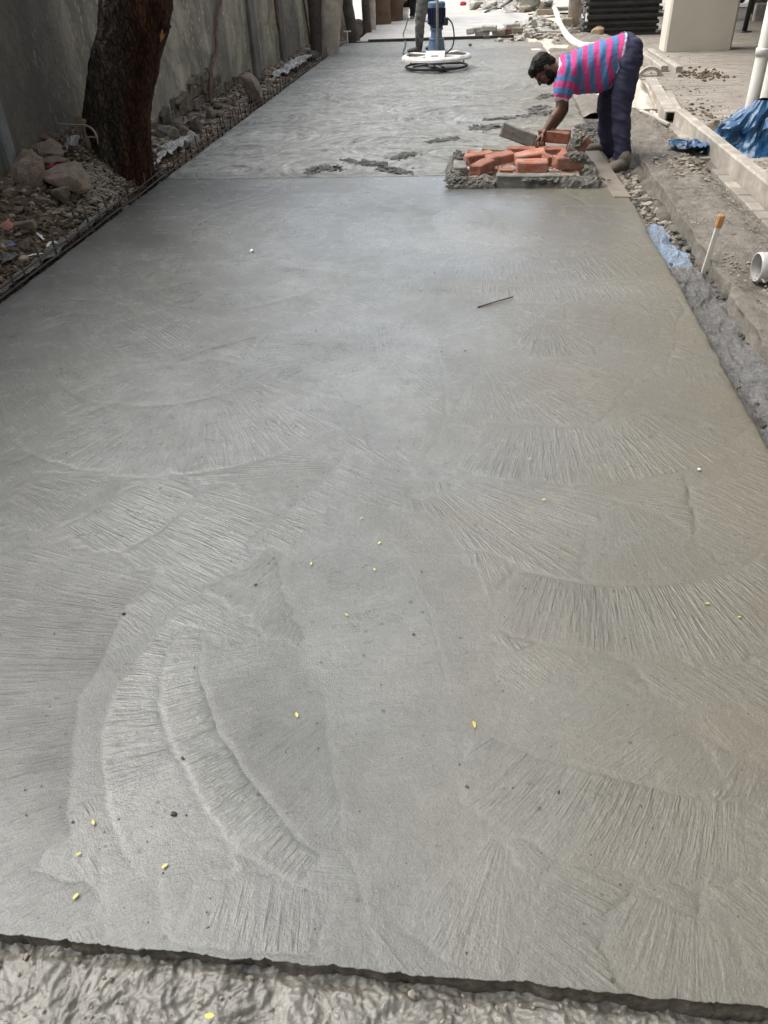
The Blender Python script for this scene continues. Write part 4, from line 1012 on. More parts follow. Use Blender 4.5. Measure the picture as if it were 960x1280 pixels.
for k in range(12):
    i = k * 4; j = i + 4; V_ = bm.verts
    for q in ((0, 1, 5, 4), (2, 6, 7, 3), (0, 4, 6, 2), (1, 3, 7, 5)):
        bm.faces.new([V_[i + z] for z in q])
bm.faces.new([bm.verts[z] for z in (0, 2, 3, 1)]); bm.faces.new([bm.verts[48 + z] for z in (0, 1, 3, 2)])
tag(bobj('half_pipe', bm, MT['kerb']), 'small concrete half-pipe arch standing on the paving beyond the sand heap', 'half pipe')
plank_piece('cross_batten', 'white batten lying across the sand strip behind the bent man', 'batten', 'cement_pale', (1.82, 9.72, .01), (.44, .04, .03), (0, 0, .06))
plank_piece('edge_batten', 'pale batten edging the sand strip up to the channel block', 'batten', 'cement_pale', (1.80, 9.6, .015), (.03, 1.5, .03), (0, 0, .18))

# sand heaps
def heap(name, label, c, r, h, mat, seed, cat='heap'):
    n = 40; V = []; g = np.linspace(-1, 1, n); X, Y = np.meshgrid(g, g)
    rr = np.sqrt(X ** 2 + Y ** 2) + fbm(X * 2, Y * 2, seed, 4) * .3
    Z = h * np.clip(1 - rr, -.1, 1) ** 1. * (1) + fbm(X * 6, Y * 6, seed + 1, 4) * h * .28
    Z = np.where(np.clip(1 - rr, -.1, 1) < 0, -.1, Z)
    me = mesh_np(name, np.stack([X * r[0] + c[0], Y * r[1] + c[1], Z + c[2]], -1).reshape(-1, 3), grid_faces(n, n))
    o = obj(name, me, mat); return tag(o, label, cat)
heap('sand_heap', 'pale heap of sand beside the bent man at the far end of the sand strip', (1.85, 10.8, -.02), (.40, 1.5, .24), .20, MT['sand_pale'], 631)
heap('soil_heap', 'low brown soil heap at the far right, below the black stack', (2.15, 16.5, -.03), (.75, 1.3, .2), .16, MT['sand'], 633)

# tarps
def tarp_bundle():
    t_ = thing('tarp_bundle', 'big crumpled blue tarpaulin bundled round the foot of the white pole', 'tarp', (2.37, 7.74, 0))
    n, mrow = 72, 40; V = []
    for j in range(mrow):
        s = j / (mrow - 1)
        for k in range(n):
            a = 2 * math.pi * k / n; c, s_ = math.cos(a), math.sin(a)
            r = (.30 - .235 * s ** .9 + .03 * math.sin(s * 3.1))
            ex = 1.1 + .25 * max(0, -c) * (1 - s)
            fold = .30 * (1 - 2.2 * abs(noise.noise(Vector((c * 1.5, s_ * 1.5, s * 1.6 + 2))))) + .13 * (1 - 2.2 * abs(noise.noise(Vector((c * 3.4, s_ * 3.4, s * 4)))))
            r2 = r * (.86 + fold)
            V.append((c * r2 * ex + .09 * s, s_ * r2 * .95, s * .43 + .03 * noise.noise(Vector((c * 3, s_ * 3, s * 3 + 9))) * (1 - s) - .03))
    fc = [(j * n + k, j * n + (k + 1) % n, (j + 1) * n + (k + 1) % n, (j + 1) * n + k) for j in range(mrow - 1) for k in range(n)]
    me = mesh_np('sheet', V, fc, False)
    o = obj('sheet', me, MT['tarp'], t_)
    f = crumple('loose_flap', [(-.05, -.44, .16), (.02, -.46, .26), (.16, -.42, .30), (.26, -.36, .24)], (.05, .16, .18, .06), 51.2, MT['tarp'], .03, (30, 12)); f.parent = t_
    return t_
tarp_bundle()
tag(crumple('tarp_corner', [P(842, 192, .01), P(858, 186, .02), P(880, 192, .02)], (.06, .42, .18), 53.7, MT['tarp'], .05, (26, 16)), 'small blue tarpaulin corner lying on the sand left of the long kerb', 'tarp')
o = obj('cardboard_scrap', rock_me('cardboard_scrap', 640, 2, 9, .2, MT['wood_old'])); o.location = P(888, 158, .03); o.scale = (.14, .10, .055); o.rotation_euler = (.2, -.35, .5)
tag(o, 'torn brown cement-bag scrap on the paving between kerb and blue tarp', 'scrap')

# poles
def pole(label, x, y, r, ring_z, lean=0.):
    t_ = thing('white_pole', label, 'pole', (x, y, -.03)); t_.rotation_euler = (0, lean, 0)
    bm = bmesh.new(); add_lathe(bm, [(r, 0), (r, 3.2), (0, 3.2)], seg=28); bobj('tube', bm, MT['pvc'], t_, smooth=False)
    for f in t_.children[0].data.polygons: f.use_smooth = True
    if ring_z:
        bm = bmesh.new(); add_lathe(bm, [(r, ring_z - .05), (r + .008, ring_z - .048), (r + .011, ring_z), (r + .006, ring_z + .01), (r, ring_z + .012)], seg=28); bobj('socket_ring', bm, MT['pvc'], t_, smooth=True)
    return t_
pole('white plastic pole rising from the blue tarpaulin', 2.372, 7.78, .052, .80)
pole('white plastic pole at the right picture edge behind the tarp', 3.19, 10.0, .068, None)
o = obj('base_stone', rock_me('base_stone', 650, 2, 8, .15, MT['stone_dark'])); o.location = (3.13, 9.9, .0); o.scale = (.09, .06, .035); tag(o, 'dark stones round the foot of the second white pole', 'stone')

# building on stilts
bl = thing('apartment_building', 'pale building on stilts with a broad cream pillar', 'building', (3.5, 12, 0))
bm = bmesh.new(); add_box(bm, (3.535, 15.25, 1.57), (1.06, .5, 3.2), bevel=.03); part_at(bobj('pillar', bm, MT['pillar_paint']), bl)
bm = bmesh.new(); add_box(bm, (7.0, 12.5, 3.32), (8.4, 27, .3)); part_at(bobj('ceiling', bm, MT['facade']), bl)
bm = bmesh.new(); add_box(bm, (7.05, 12.5, 4.7), (8.3, 26.6, 2.4)); part_at(bobj('wall', bm, MT['facade']), bl)
for y in (2.5, 8.8, 21.5):
    bm = bmesh.new(); add_box(bm, (6.5, y, 1.57), (.5, .9, 3.2), bevel=.03); part_at(bobj('pillar', bm, MT['pillar_paint']), bl)
bm = bmesh.new(); add_box(bm, (11.3, 12.5, 1.57), (.2, 26, 3.2)); part_at(bobj('wall', bm, MT['facade']), bl)
for k in range(4):
    for fl in range(1):
        bm = bmesh.new(); add_box(bm, (2.89, 4 + k * 6, 4.7 + fl * 3.2), (.08, 1.8, 1.3), bevel=.02); f = part_at(bobj('window', bm, MT['white_paint']), bl)
        bm = bmesh.new(); add_box(bm, (2.84, 4 + k * 6, 4.7 + fl * 3.2), (.03, 1.6, 1.1)); g_ = bobj('pane', bm, MT['glass_dark'], f); g_.location = -bl.location - f.location

# stack of black shuttering planks
bs = thing('shuttering_stack', 'tall stack of dirty black shuttering planks beside the pillar', 'stack', (2.72, 18.3, -.03))
sk = random.Random(9)
for k in range(14):
    bm = bmesh.new(); add_box(bm, (sk.uniform(-.03, .03), sk.uniform(-.03, .03), .03 + k * .105), (1.42, .9, .062), bevel=.008); bobj('plank', bm, MT['black_plastic'], bs)
    if k % 1 == 0:
        bm = bmesh.new(); add_box(bm, (0, .02, .083 + k * .105), (1.30, .82, .045)); bobj('spacer', bm, MT['dark_steel'], bs)
post = plank_piece('white_post', 'short white post at the left end of the black stack', 'post', 'white_paint', (2.10, 18.0, .24), (.15, .15, .55), (0, 0, .1))
o = obj('tan_sack', rock_me('tan_sack', 655, 3, 4, .15, pm('sack', (.30, .22, .12), (.48, .38, .24), 9, .9, .4, 30, .01, .2), True)); o.location = (2.26, 17.8, .09); o.scale = (.13, .12, .14); tag(o, 'tan sack slumped at the foot of the white post', 'sack')
bm = bmesh.new(); add_tube(bm, [(2.05, 20.3, -.1), (2.0, 20.3, 2.2)], [.15, .13], 14); tag(bobj('timber_prop', bm, MT['bark_pale'], smooth=True), 'round pale timber prop standing behind the black stack', 'prop')
# parking behind the pillar
bm = bmesh.new(); add_box(bm, (8.2, 19.9, .14), (5, .14, .34), bevel=.02); tag(bobj('low_wall', bm, MT['cement_pale']), 'low cement wall at the back of the parking floor', 'wall')
st_ = thing('barrier_post', 'black stand with a flat foot right of the pillar', 'post', (4.98, 17.75, -.03)); st_.rotation_euler = (0, .03, 0)
bm = bmesh.new(); add_tube(bm, [(0, 0, 0), (0, 0, 1.6)], .045, 10); bobj('shaft', bm, MT['black_plastic'], st_, smooth=True)
bm = bmesh.new(); add_lathe(bm, [(0, .05), (.13, .05), (.16, 0), (0, 0)], seg=20); bobj('foot', bm, MT['black_plastic'], st_)
# parked motorcycle under the building
def motorcycle(x, y, rz, label, mat):
    t_ = thing('motorcycle', label, 'motorcycle', (x, y, -.03), rz)
    for k, yy in enumerate((-.62, .62)):
        bm = bmesh.new(); prof = [(.22, -.04), (.27, -.045), (.30, -.02), (.30, .02), (.27, .045), (.22, .04), (.22, -.04)]
        add_lathe(bm, prof, (0, yy, .30), 28, Matrix.Rotation(rad(90), 3, 'Y')); wh = bobj('wheel', bm, MT['rubber'], t_, smooth=True)
        bm = bmesh.new(); add_lathe(bm, [(.02, -.04), (.21, -.015), (.21, .015), (.02, .04)], (0, yy, .30), 20, Matrix.Rotation(rad(90), 3, 'Y')); bobj('rim', bm, MT['steel'], wh)
    bm = bmesh.new(); add_box(bm, (0, .02, .42), (.22, .42, .26), bevel=.05); bobj('engine', bm, MT['dark_steel'], t_)
    bm = bmesh.new(); add_box(bm, (0, -.16, .74), (.24, .42, .2), bevel=.07); bobj('fuel_tank', bm, mat, t_)
    bm = bmesh.new(); add_box(bm, (0, .34, .76), (.24, .62, .1), bevel=.04); bobj('seat', bm, MT['black_plastic'], t_)
    for s in (-.09, .09):
        bm = bmesh.new(); add_tube(bm, [(s, -.62, .3), (s, -.36, .98)], .025, 8); bobj('fork', bm, MT['steel'], t_, smooth=True)
    bm = bmesh.new(); add_tube(bm, smooth_path([(-.36, -.22, 1.0), (-.15, -.36, 1.02), (.15, -.36, 1.02), (.36, -.22, 1.0)], 4), .018, 8); bobj('handlebar', bm, MT['dark_steel'], t_, smooth=True)
    bm = bmesh.new(); bmesh.ops.create_uvsphere(bm, u_segments=14, v_segments=8, radius=.1); bmesh.ops.translate(bm, vec=(0, -.5, .86), verts=bm.verts); bobj('headlight', bm, MT['glass_dark'], t_, smooth=True)
    bm = bmesh.new(); add_box(bm, (0, .7, .62), (.14, .3, .05), bevel=.02); bobj('mudguard', bm, mat, t_)
motorcycle(5.55, 20.9, rad(100), 'dark motorcycle parked behind the low wall', MT['navy_paint'])
motorcycle(7.1, 21.1, rad(95), 'second dark motorcycle farther right, in the shade of the parking', MT['dark_steel'])

# ------------------------------------------------------------------ brick box round the manhole
def mortar_lump(name, label, pts, wd, ht, seed, cat='mortar', mat='mortar', n=(50, 22), group=None):
    path = smooth_path(pts, max(2, n[0] // (len(pts) - 1))); V = []
    for i, p in enumerate(path):
        tdir = path[min(i + 1, len(path) - 1)] - path[max(i - 1, 0)]; tdir.z = 0; tdir.normalize(); sd = Vector((tdir.y, -tdir.x, 0))
        e = min(1, min(i, len(path) - 1 - i) / 3 + .15)
        for j in range(n[1]):
            a = math.pi * j / (n[1] - 1); c = math.cos(a); s = max(0, math.sin(a)) ** .6
            q = p + sd * (c * wd / 2 * (.7 + .3 * e)) + Vector((0, 0, s * ht * e))
            k = q * 14 + Vector((seed, 0, 0))
            nv_ = noise.noise_vector(k) * .014 + noise.noise_vector(k * 2.6) * .009
            V.append(q + nv_ * (.4 + s))
    o = obj(name, mesh_np(name, [tuple(v) for v in V], grid_faces(n[1], len(path)), False), MT[mat])
    return tag(o, label, cat, group)
mortar_lump('mortar_bank', 'dark lumpy mortar bank along the left half of the front of the brick box', [(-.22, 6.58, -.02), (.0, 6.57, -.02), (.17, 6.56, -.02)], .13, .070, 1)
mortar_lump('mortar_bank', 'dark lumpy mortar bank at the right front corner of the brick box', [(.62, 6.55, -.02), (.80, 6.54, -.02), (.965, 6.53, -.02)], .15, .095, 2)
mortar_lump('mortar_bank', 'dark rough mortar bank along the left side of the brick box', [(-.16, 6.62, -.02), (-.20, 7.1, -.02), (-.17, 7.6, -.02)], .12, .06, 3)
mortar_lump('mortar_bank', 'dark mortar bank under the bricks on the right side of the box', [(.90, 6.65, -.02), (.93, 7.0, -.02), (.90, 7.4, -.02)], .14, .085, 4)
mortar_lump('mortar_bank', 'thin mortar under the pale-topped front block of the box', [(.38, 6.56, -.02), (.5, 6.555, -.02), (.64, 6.55, -.02)], .12, .06, 5)
for i, (pa, pb, wd, n_) in enumerate((((-.22, 6.58), (.17, 6.56), .06, 170), ((.62, 6.55), (.965, 6.53), .07, 170), ((-.16, 6.62), (-.17, 7.6), .06, 200), ((.90, 6.65), (.90, 7.4), .06, 150), ((.38, 6.51), (.64, 6.50), .02, 50))):
    def fx(g, pa=pa, pb=pb, wd=wd):
        k = g.random(); return pa[0] + (pb[0] - pa[0]) * k + g.normal(0, wd * .5), pa[1] + (pb[1] - pa[1]) * k + g.normal(0, wd * .5)
    def zf(x, y, pa=pa, pb=pb, wd=wd):
        d_ = abs(y - pa[1]) if abs(pa[1] - pb[1]) < .2 else abs(x - pa[0]); return max(.0, .062 * (1 - (d_ / .075) ** 2)) - .006
    scatter('mortar_crumbs', MT['mortar'], n_, fx, (.006, .022), 950 + i, zf, 1, .8)
def block(name, label, cat, mat, c, size, rot, bev=.006, jit=.003, group=None):
    bm = bmesh.new(); add_box(bm, (0, 0, 0), size, bevel=bev, jitter=jit)
    bmesh.ops.subdivide_edges(bm, edges=[e for e in bm.edges if e.calc_length() > .05], cuts=2, use_grid_fill=True)
    sd = rnd.uniform(0, 99)
    for q in bm.verts: q.co += noise.noise_vector(q.co * 20 + Vector((sd, 0, 0))) * .006
    o = bobj(name, bm, MT[mat]); o.location = c; o.rotation_euler = rot
    return tag(o, label, cat, group)
block('frame_block', 'smooth grey cement block in the middle of the front of the brick box', 'block', 'cement_grey', (.30, 6.565, .035), (.27, .10, .105), (0, 0, -.02))
block('frame_block', 'pale-topped cement block in the front of the box, right of the smooth grey one', 'block', 'cement_grey', (.535, 6.57, .055), (.27, .09, .06), (.05, .02, .02))
block('frame_block', 'grey slab lying at the back of the brick box', 'block', 'cement_grey', (.22, 7.62, .05), (.34, .12, .05), (.1, .05, -.08))
block('frame_block', 'pale block set in the left side of the box', 'block', 'cement_grey', (-.13, 6.95, .045), (.11, .24, .09), (0, 0, .06))
flat_patch('box_floor', -.1, .85, 6.62, 7.7, .012, (40, 40), pm('brick_dust', (.25, .17, .13), (.42, .34, .29), 14, .9, .8, 60, .01, .2), .012, 14, 661, kind='structure')
scatter('brick_crumbs', MT['brick'], 160, lambda g: (g.uniform(-.05, .8), g.uniform(6.65, 7.5)), (.005, .016), 662, lambda x, y: .012)
BR = (.25, .118, .085)
G_B = None
bricks = (
    ('whole orange brick at the front centre of the box, its long face to the camera', (.452, 6.78, .10), (.02, .01, .02), 1),
    ('tilted orange brick behind the front centre brick, chipped at one end', (.445, 6.98, .125), (.22, -.10, .12), 1),
    ('orange brick at the front left of the box, end on', (.055, 6.84, .085), (.05, .0, 1.05), 1),
    ('pale orange brick behind the front left one, turned slightly', (.03, 7.10, .10), (.0, -.06, .42), 1),
    ('dusty orange brick with a broken end right of the left pair', (.20, 7.04, .105), (.1, -.18, .25), .95),
    ('flat orange brick in the middle of the box near the grey slab', (.40, 7.27, .105), (.05, .02, -.18), 1.05),
    ('topmost brick of the pile with frogged upper face, beside the hand', (.66, 7.30, .225), (-.04, .06, -.22), 1.05),
    ('lower brick under the topmost brick', (.64, 7.20, .115), (.02, .0, -.05), 1),
    ('brick standing on its edge at the right, crusted with mortar', (.80, 7.02, .165), (.25, -.75, .35), 1.1),
    ('small broken brick leaning between the front centre and the edge-standing brick', (.60, 6.93, .12), (.5, .3, 1.0), .6),
    ('broken half brick lying against the left side of the box', (-.02, 7.33, .075), (.2, .3, .9), .62),
    ('half brick fallen flat behind the dusty broken brick', (.16, 7.30, .07), (.05, -.1, -.5), .66),
    ('small brick bat at the front, left of the whole brick', (.24, 6.80, .055), (.3, .15, .7), .5),
    ('brick at the right front corner crusted with grey mortar', (.735, 6.73, .135), (.06, .08, .35), .95))
for lab, c, r_, s_ in bricks:
    bk = block('brick', lab, 'brick', 'brick', c, tuple(q * s_ for q in BR), r_, .009, .008)
    if 'topmost' in lab or 'whole' in lab:
        bm = bmesh.new(); add_box(bm, (0, 0, BR[2] * s_ / 2 + .0015), (.15, .05, .004), bevel=.001); fr_ = bobj('frog', bm, MT['brick'], bk)
    if 'crusted' in lab:
        bm = bmesh.new(); bmesh.ops.create_icosphere(bm, subdivisions=4, radius=1)
        for q in bm.verts:
            q.co = Vector((q.co.x * .10, q.co.y * .066, q.co.z * .04)) + noise.noise_vector(q.co * 3 + Vector((s_ * 9, 0, 0))) * .02 + noise.noise_vector(q.co * 8) * .012
            q.co += Vector((.05, 0, BR[2] / 2 * .8))
        bobj('mortar_crust', bm, MT['mortar'], bk)
block('held_block', 'grey cement-covered block tilted up at the back of the box, beside the hand', 'block', 'cement_grey', (.36, 7.47, .20), (.32, .10, .11), (-.2, .33, -.1), .01, .008)

# clods dropped on the rough bay
for i, (lab, pts, wd) in enumerate((
        ('long dark clod at the left end of the row of clods', [(388, 215), (400, 210), (422, 211)], .16),
        ('dark clod streak right of the leftmost one', [(436, 201), (458, 204), (478, 207)], .12),
        ('short dark clod nearest the smooth bay joint', [(478, 211), (492, 213), (508, 216)], .14),
        ('small dark clod above the middle of the row', [(494, 198), (505, 195), (515, 193)], .14),
        ('narrow dark clod halfway to the brick box', [(535, 178), (552, 176), (568, 173)], .10),
        ('broad dark clod just behind the brick box', [(593, 160), (606, 160), (620, 158)], .22),
        ('long thin clod streak left of the man\'s forearm', [(610, 150), (635, 148), (662, 144)], .12),
        ('dark clod against the forearm', [(668, 137), (675, 135), (680, 134)], .24),
        ('small clod above the forearm, below the face', [(676, 123), (682, 120), (688, 119)], .2),
        ('grey clod beside the elbow', [(668, 142), (678, 142), (688, 141)], .2))):
    pth = smooth_path([P(u, v, .0) for u, v in pts], 8); gq = random.Random(90 + i)
    def fx(g, pth=pth, wd=wd):
        q = pth[int(g.integers(len(pth)))]; k = 1 - abs(2 * g.random() - 1)
        return q.x + g.normal(0, .03), q.y + g.normal(0, wd * .30)
    o = scatter('mortar_clod', MT['clod'], 280, fx, (.008, .022), 900 + i, lambda x, y: -.004, 1, .35); del o['kind']
    tag(o, lab, 'clod')

# ------------------------------------------------------------------ people
def cap(bm, a, b, ra, rb, sub=2):
    """a tapered limb with round ends"""
    a = Vector(a); b = Vector(b); d = b - a
    t = d.normalized() if d.length > 1e-6 else Vector((0, 0, 1))
    nrm = t.cross(Vector((0, 0, 1)) if abs(t.z) < .9 else Vector((1, 0, 0))).normalized(); bn_ = t.cross(nrm)
    seg = 8 + 4 * sub; nl = 2 + sub; rs = []
    for k in range(nl): q = math.pi / 2 * (1 - (k + .35) / nl); rs.append((a - t * ra * math.sin(q), ra * math.cos(q)))
    rs += [(a, ra), (b, rb)]
    for k in range(nl - 1, -1, -1): q = math.pi / 2 * (1 - (k + .35) / nl); rs.append((b + t * rb * math.sin(q), rb * math.cos(q)))
    rings_closed(bm, [[c + (nrm * math.cos(2 * math.pi * k / seg) + bn_ * math.sin(2 * math.pi * k / seg)) * r for k in range(seg)] for c, r in rs])
def ball(bm, c, rads, M_=None, sub=3):
    v = bmesh.ops.create_icosphere(bm, subdivisions=sub, radius=1.0)['verts']
    m = Matrix.Translation(Vector(c)) @ (M_.to_4x4() if M_ is not None else Matrix()) @ Matrix.Diagonal((*rads, 1))
    bmesh.ops.transform(bm, matrix=m, verts=v)
def rings_closed(bm, rings):
    n = len(rings[0]); R_ = [[bm.verts.new(p) for p in r] for r in rings]
    for a, b in zip(R_, R_[1:]):
        for k in range(n): bm.faces.new((a[k], a[(k + 1) % n], b[(k + 1) % n], b[k]))
    bm.faces.new(R_[0][::-1]); bm.faces.new(R_[-1])
def fuse(bm, voxel, smooth=4, name='m'):
    """grow one continuous surface over the overlapping pieces"""
    bmesh.ops.recalc_face_normals(bm, faces=bm.faces)
    me = bpy.data.meshes.new(name); bm.to_mesh(me); bm.free()
    o = bpy.data.objects.new('tmp', me); COL.objects.link(o)
    r_ = o.modifiers.new('r', 'REMESH'); r_.mode = 'VOXEL'; r_.voxel_size = voxel
    if smooth:
        s = o.modifiers.new('s', 'SMOOTH'); s.factor = .5; s.iterations = smooth
    dg = bpy.context.evaluated_depsgraph_get(); dg.update()
    out = bpy.data.meshes.new_from_object(o.evaluated_get(dg)); out.name = name
    bpy.data.objects.remove(o); bpy.data.meshes.remove(me)
    out.polygons.foreach_set('use_smooth', np.ones(len(out.polygons), bool))
    out.materials.clear()
    return out
def wrinkle(me, fn):
    n = len(me.vertices); co = np.empty(n * 3, np.float32); me.vertices.foreach_get('co', co); co = co.reshape(-1, 3)
    nr = np.empty(n * 3, np.float32); me.vertices.foreach_get('normal', nr); nr = nr.reshape(-1, 3)
    d = np.array([fn(Vector(c)) for c in co], np.float32)
    me.vertices.foreach_set('co', (co + nr * d[:, None]).ravel()); me.update()
def hand(bm, wrist, dirv, palm_n, s=1., curl=.9, thumb_side=1):
    """palm, four bent fingers of different length and a thumb from the side of the palm"""
    d = Vector(dirv).normalized(); n = Vector(palm_n); n = (n - d * n.dot(d)).normalized(); side = d.cross(n)
    w = Vector(wrist); k = w + d * .088 * s
    for f in (-.03, -.01, .012, .032):
        cap(bm, w + side * f * .6 * s, k + side * f * s, .016 * s, .0125 * s, 1)
    for f, L_ in ((-.033, .066), (-.011, .078), (.012, .074), (.033, .058)):
        p = k + side * f * s; dd = d.copy(); r_ = .0095 * s
        for seg in (.45, .32, .23):
            ax = side; dd = (Matrix.Rotation(curl * .62, 3, ax) @ dd) if (Matrix.Rotation(.1, 3, ax) @ d).dot(n) > d.dot(n) else (Matrix.Rotation(-curl * .62, 3, ax) @ dd)
            q = p + dd * L_ * seg * s; cap(bm, p, q, r_, r_ * .93, 1); p = q; r_ *= .93
    t0 = w + d * .025 * s + side * .03 * thumb_side * s
    t1 = t0 + (d * .5 + side * .75 * thumb_side + n * .35).normalized() * .045 * s
    t2 = t1 + (d * .85 + side * .15 * thumb_side + n * .5).normalized() * .035 * s
    cap(bm, t0, t1, .015 * s, .0115 * s, 1); cap(bm, t1, t2, .0115 * s, .009 * s, 1)
def head(bm, c, F, U, s=1.):
    """skull, jaw, nose, lips, ears, eye sockets; F where the face looks, U towards the crown"""
    F = Vector(F).normalized(); U = Vector(U); U = (U - F * U.dot(F)).normalized(); S = F.cross(U)
    M_ = Matrix((S, F, U)).transposed(); L = lambda x, y, z: Vector(c) + (S * x + F * y + U * z) * s
    ball(bm, L(0, -.012, .03), (.074 * s, .094 * s, .084 * s), M_)
    ball(bm, L(0, .022, -.035), (.060 * s, .066 * s, .078 * s), M_)
    ball(bm, L(0, .050, -.082), (.036 * s, .034 * s, .026 * s), M_)           # chin
    ball(bm, L(0, .076, .034), (.050 * s, .018 * s, .014 * s), M_, 2)          # brow
    cap(bm, L(0, .084, .022), L(0, .108, -.018), .010 * s, .0155 * s, 2)       # nose
    for q in (-1, 1):
        ball(bm, L(.013 * q, .094, -.022), (.010 * s, .011 * s, .009 * s), M_, 2)
        ball(bm, L(.036 * q, .066, -.012), (.022 * s, .022 * s, .018 * s), M_, 2)   # cheekbone
        ball(bm, L(.076 * q, -.008, .0), (.010 * s, .022 * s, .034 * s), M_, 2)     # ear
        ball(bm, L(.030 * q, .076, .016), (.012 * s, .010 * s, .009 * s), M_, 2)    # eye
    ball(bm, L(0, .086, -.046), (.024 * s, .012 * s, .006 * s), M_, 2)
    ball(bm, L(0, .083, -.058), (.021 * s, .012 * s, .007 * s), M_, 2)
    return L, M_

# --- the man bending over the bricks
YB = 7.6
man = thing('person', 'bearded man bent double in pink and blue striped polo shirt, reaching for bricks', 'person', (1.25, 7.6, -.08))
def Pm(u, v, y): return Q(u, v, y) - man.location
hipN, hipF = Pm(786, 74, 7.49), Pm(781, 76, 7.71)
kneeN, kneeF = Pm(776.5, 132, 7.42), Pm(757.5, 130, 7.76)
ankN, ankF = Pm(778.5, 196, 7.36), Pm(760, 186, 7.84)
shN, shF = Pm(709, 94, 7.42), Pm(703, 90, 7.80)
elN, elF = Pm(700, 137, 7.34), Pm(705, 137, 7.72)
wrN, wrF = Pm(680.5, 165, 7.28), Pm(686, 166, 7.48)
headc = Pm(680.5, 87, 7.58)
Fh = (Pm(676, 106, 7.56) - Pm(686, 74, 7.6)).normalized(); Uh = Pm(667, 76, 7.6) - Pm(692, 98, 7.6)
Fh = (Fh + Vector((-.25, -.15, -.1))).normalized()
bm = bmesh.new()
L, M_ = head(bm, headc, Fh, Uh, 1.0)
neck = Pm(704, 84, 7.6)
cap(bm, headc + (neck - headc) * .25, neck, .058, .064)
cap(bm, neck, Pm(772, 70, 7.6), .10, .11); cap(bm, shN, shF, .075, .075); cap(bm, Pm(730, 84, 7.52), Pm(730, 84, 7.68), .10, .10)
cap(bm, Pm(772, 70, 7.55), Pm(772, 70, 7.65), .11, .11)
for a, e_, w_, ps in ((shN, elN, wrN, 1), (shF, elF, wrF, -1)):
    cap(bm, a, a.lerp(e_, .45), .058, .053); cap(bm, a.lerp(e_, .4), e_, .053, .041); cap(bm, e_, e_.lerp(w_, .35), .042, .044); cap(bm, e_.lerp(w_, .3), w_, .043, .027)
    hand(bm, w_, (w_ - e_).normalized() + Vector((-.25, 0, -.1)), (.5, -.2 * ps, -.9), 1.0, .8, ps)
for h_, k_, a in ((hipN, kneeN, ankN), (hipF, kneeF, ankF)):
    cap(bm, h_, k_, .085, .05); cap(bm, k_, a, .05, .038)
obj('body', fuse(bm, .0055, 3, 'body'), MT['skin'], man)
# hair and beard
bm = bmesh.new()
ball(bm, L(0, -.022, .042), (.083, .098, .090), M_); ball(bm, L(0, .045, .088), (.060, .050, .036), M_); ball(bm, L(0, -.070, -.01), (.068, .045, .062), M_); ball(bm, L(0, .075, .070), (.045, .026, .026), M_)
me = fuse(bm, .006, 2, 'hair'); wrinkle(me, lambda c: .006 * noise.noise(c * 60)); obj('hair', me, MT['hair'], man)
bm = bmesh.new()
ball(bm, L(0, .040, -.082), (.050, .048, .036), M_); ball(bm, L(.045, .018, -.045), (.022, .038, .05), M_); ball(bm, L(-.045, .018, -.045), (.022, .038, .05), M_); ball(bm, L(0, .092, -.038), (.024, .010, .005), M_, 2)
me = fuse(bm, .005, 2, 'beard'); wrinkle(me, lambda c: .004 * noise.noise(c * 80)); obj('beard', me, MT['hair'], man)

# shirt, built along the back from the collar to the hem
def shirt_mat():
    m, t, b = newmat('striped_polo')
    s = nn(t, 'ShaderNodeSeparateXYZ', {0: nn(t, 'ShaderNodeAttribute', attribute_name='stripe').outputs['Vector']}); q, trim = s.outputs[0], s.outputs[1]
    v = coords(t, False)
    f = math_(t, 'FRACT', math_(t, 'ADD', q, math_(t, 'MULTIPLY', math_(t, 'SUBTRACT', noise_(t, v, 6, 3), .5), .55)))
    st = ramp(t, f, [(.0, (.48, .06, .20)), (.47, (.48, .06, .20)), (.53, (.08, .18, .36)), (1., (.08, .18, .36))])
    col = mixc(t, trim, st, (.62, .66, .72))
    t.links.new(col, b.inputs['Base Color']); b.inputs['Roughness'].default_value = .85; b.inputs['Specular IOR Level'].default_value = .2
    bn = nn(t, 'ShaderNodeBump', {'Height': noise_(t, v, 30, 5, .6), 'Strength': .6, 'Distance': .02}); t.links.new(bn.outputs[0], b.inputs['Normal'])
    return m
prof = [((697.5, 72), (700, 98), .095), ((701, 70), (701, 106), .15), ((707, 67), (704, 113), .20), ((722, 61.5), (716, 117.5), .205), ((740, 55), (735, 117), .20), ((760, 47.5), (751, 114.5), .195), ((774, 43), (758, 112.5), .195), ((783.5, 39.5), (763, 110), .19)]
tops = smooth_path([Pm(*p[0], YB) for p in prof], 5); bots = smooth_path([Pm(*p[1], YB) for p in prof], 5)
hws = np.interp(np.linspace(0, 1, len(tops)), np.linspace(0, 1, len(prof)), [p[2] for p in prof])
bm = bmesh.new(); rings = []
for tp, bt_, hw in zip(tops, bots, hws):
    c = (tp + bt_) / 2; hv = (tp - bt_) / 2; ring = []
    for k in range(32):
        a = 2 * math.pi * k / 32; ca, sa = math.cos(a), math.sin(a)
        # flatter back, fuller drape below
        ring.append(c + hv * (abs(sa) ** .85 * (1 if sa > 0 else -1)) + Vector((0, 1, 0)) * (hw * (abs(ca) ** .8) * (1 if ca > 0 else -1)))
    rings.append(ring)
rings_closed(bm, rings)
slv = []
for a, e_ in ((shN, elN), (shF, elF)):
    h_ = a.lerp(e_, .50); cap(bm, a + Vector((.015, 0, .02)), h_, .098, .083); slv.append((a, h_))
me = fuse(bm, .008, 3, 'shirt')
axis = (tops[-1] - tops[4]).normalized(); org = tops[0]
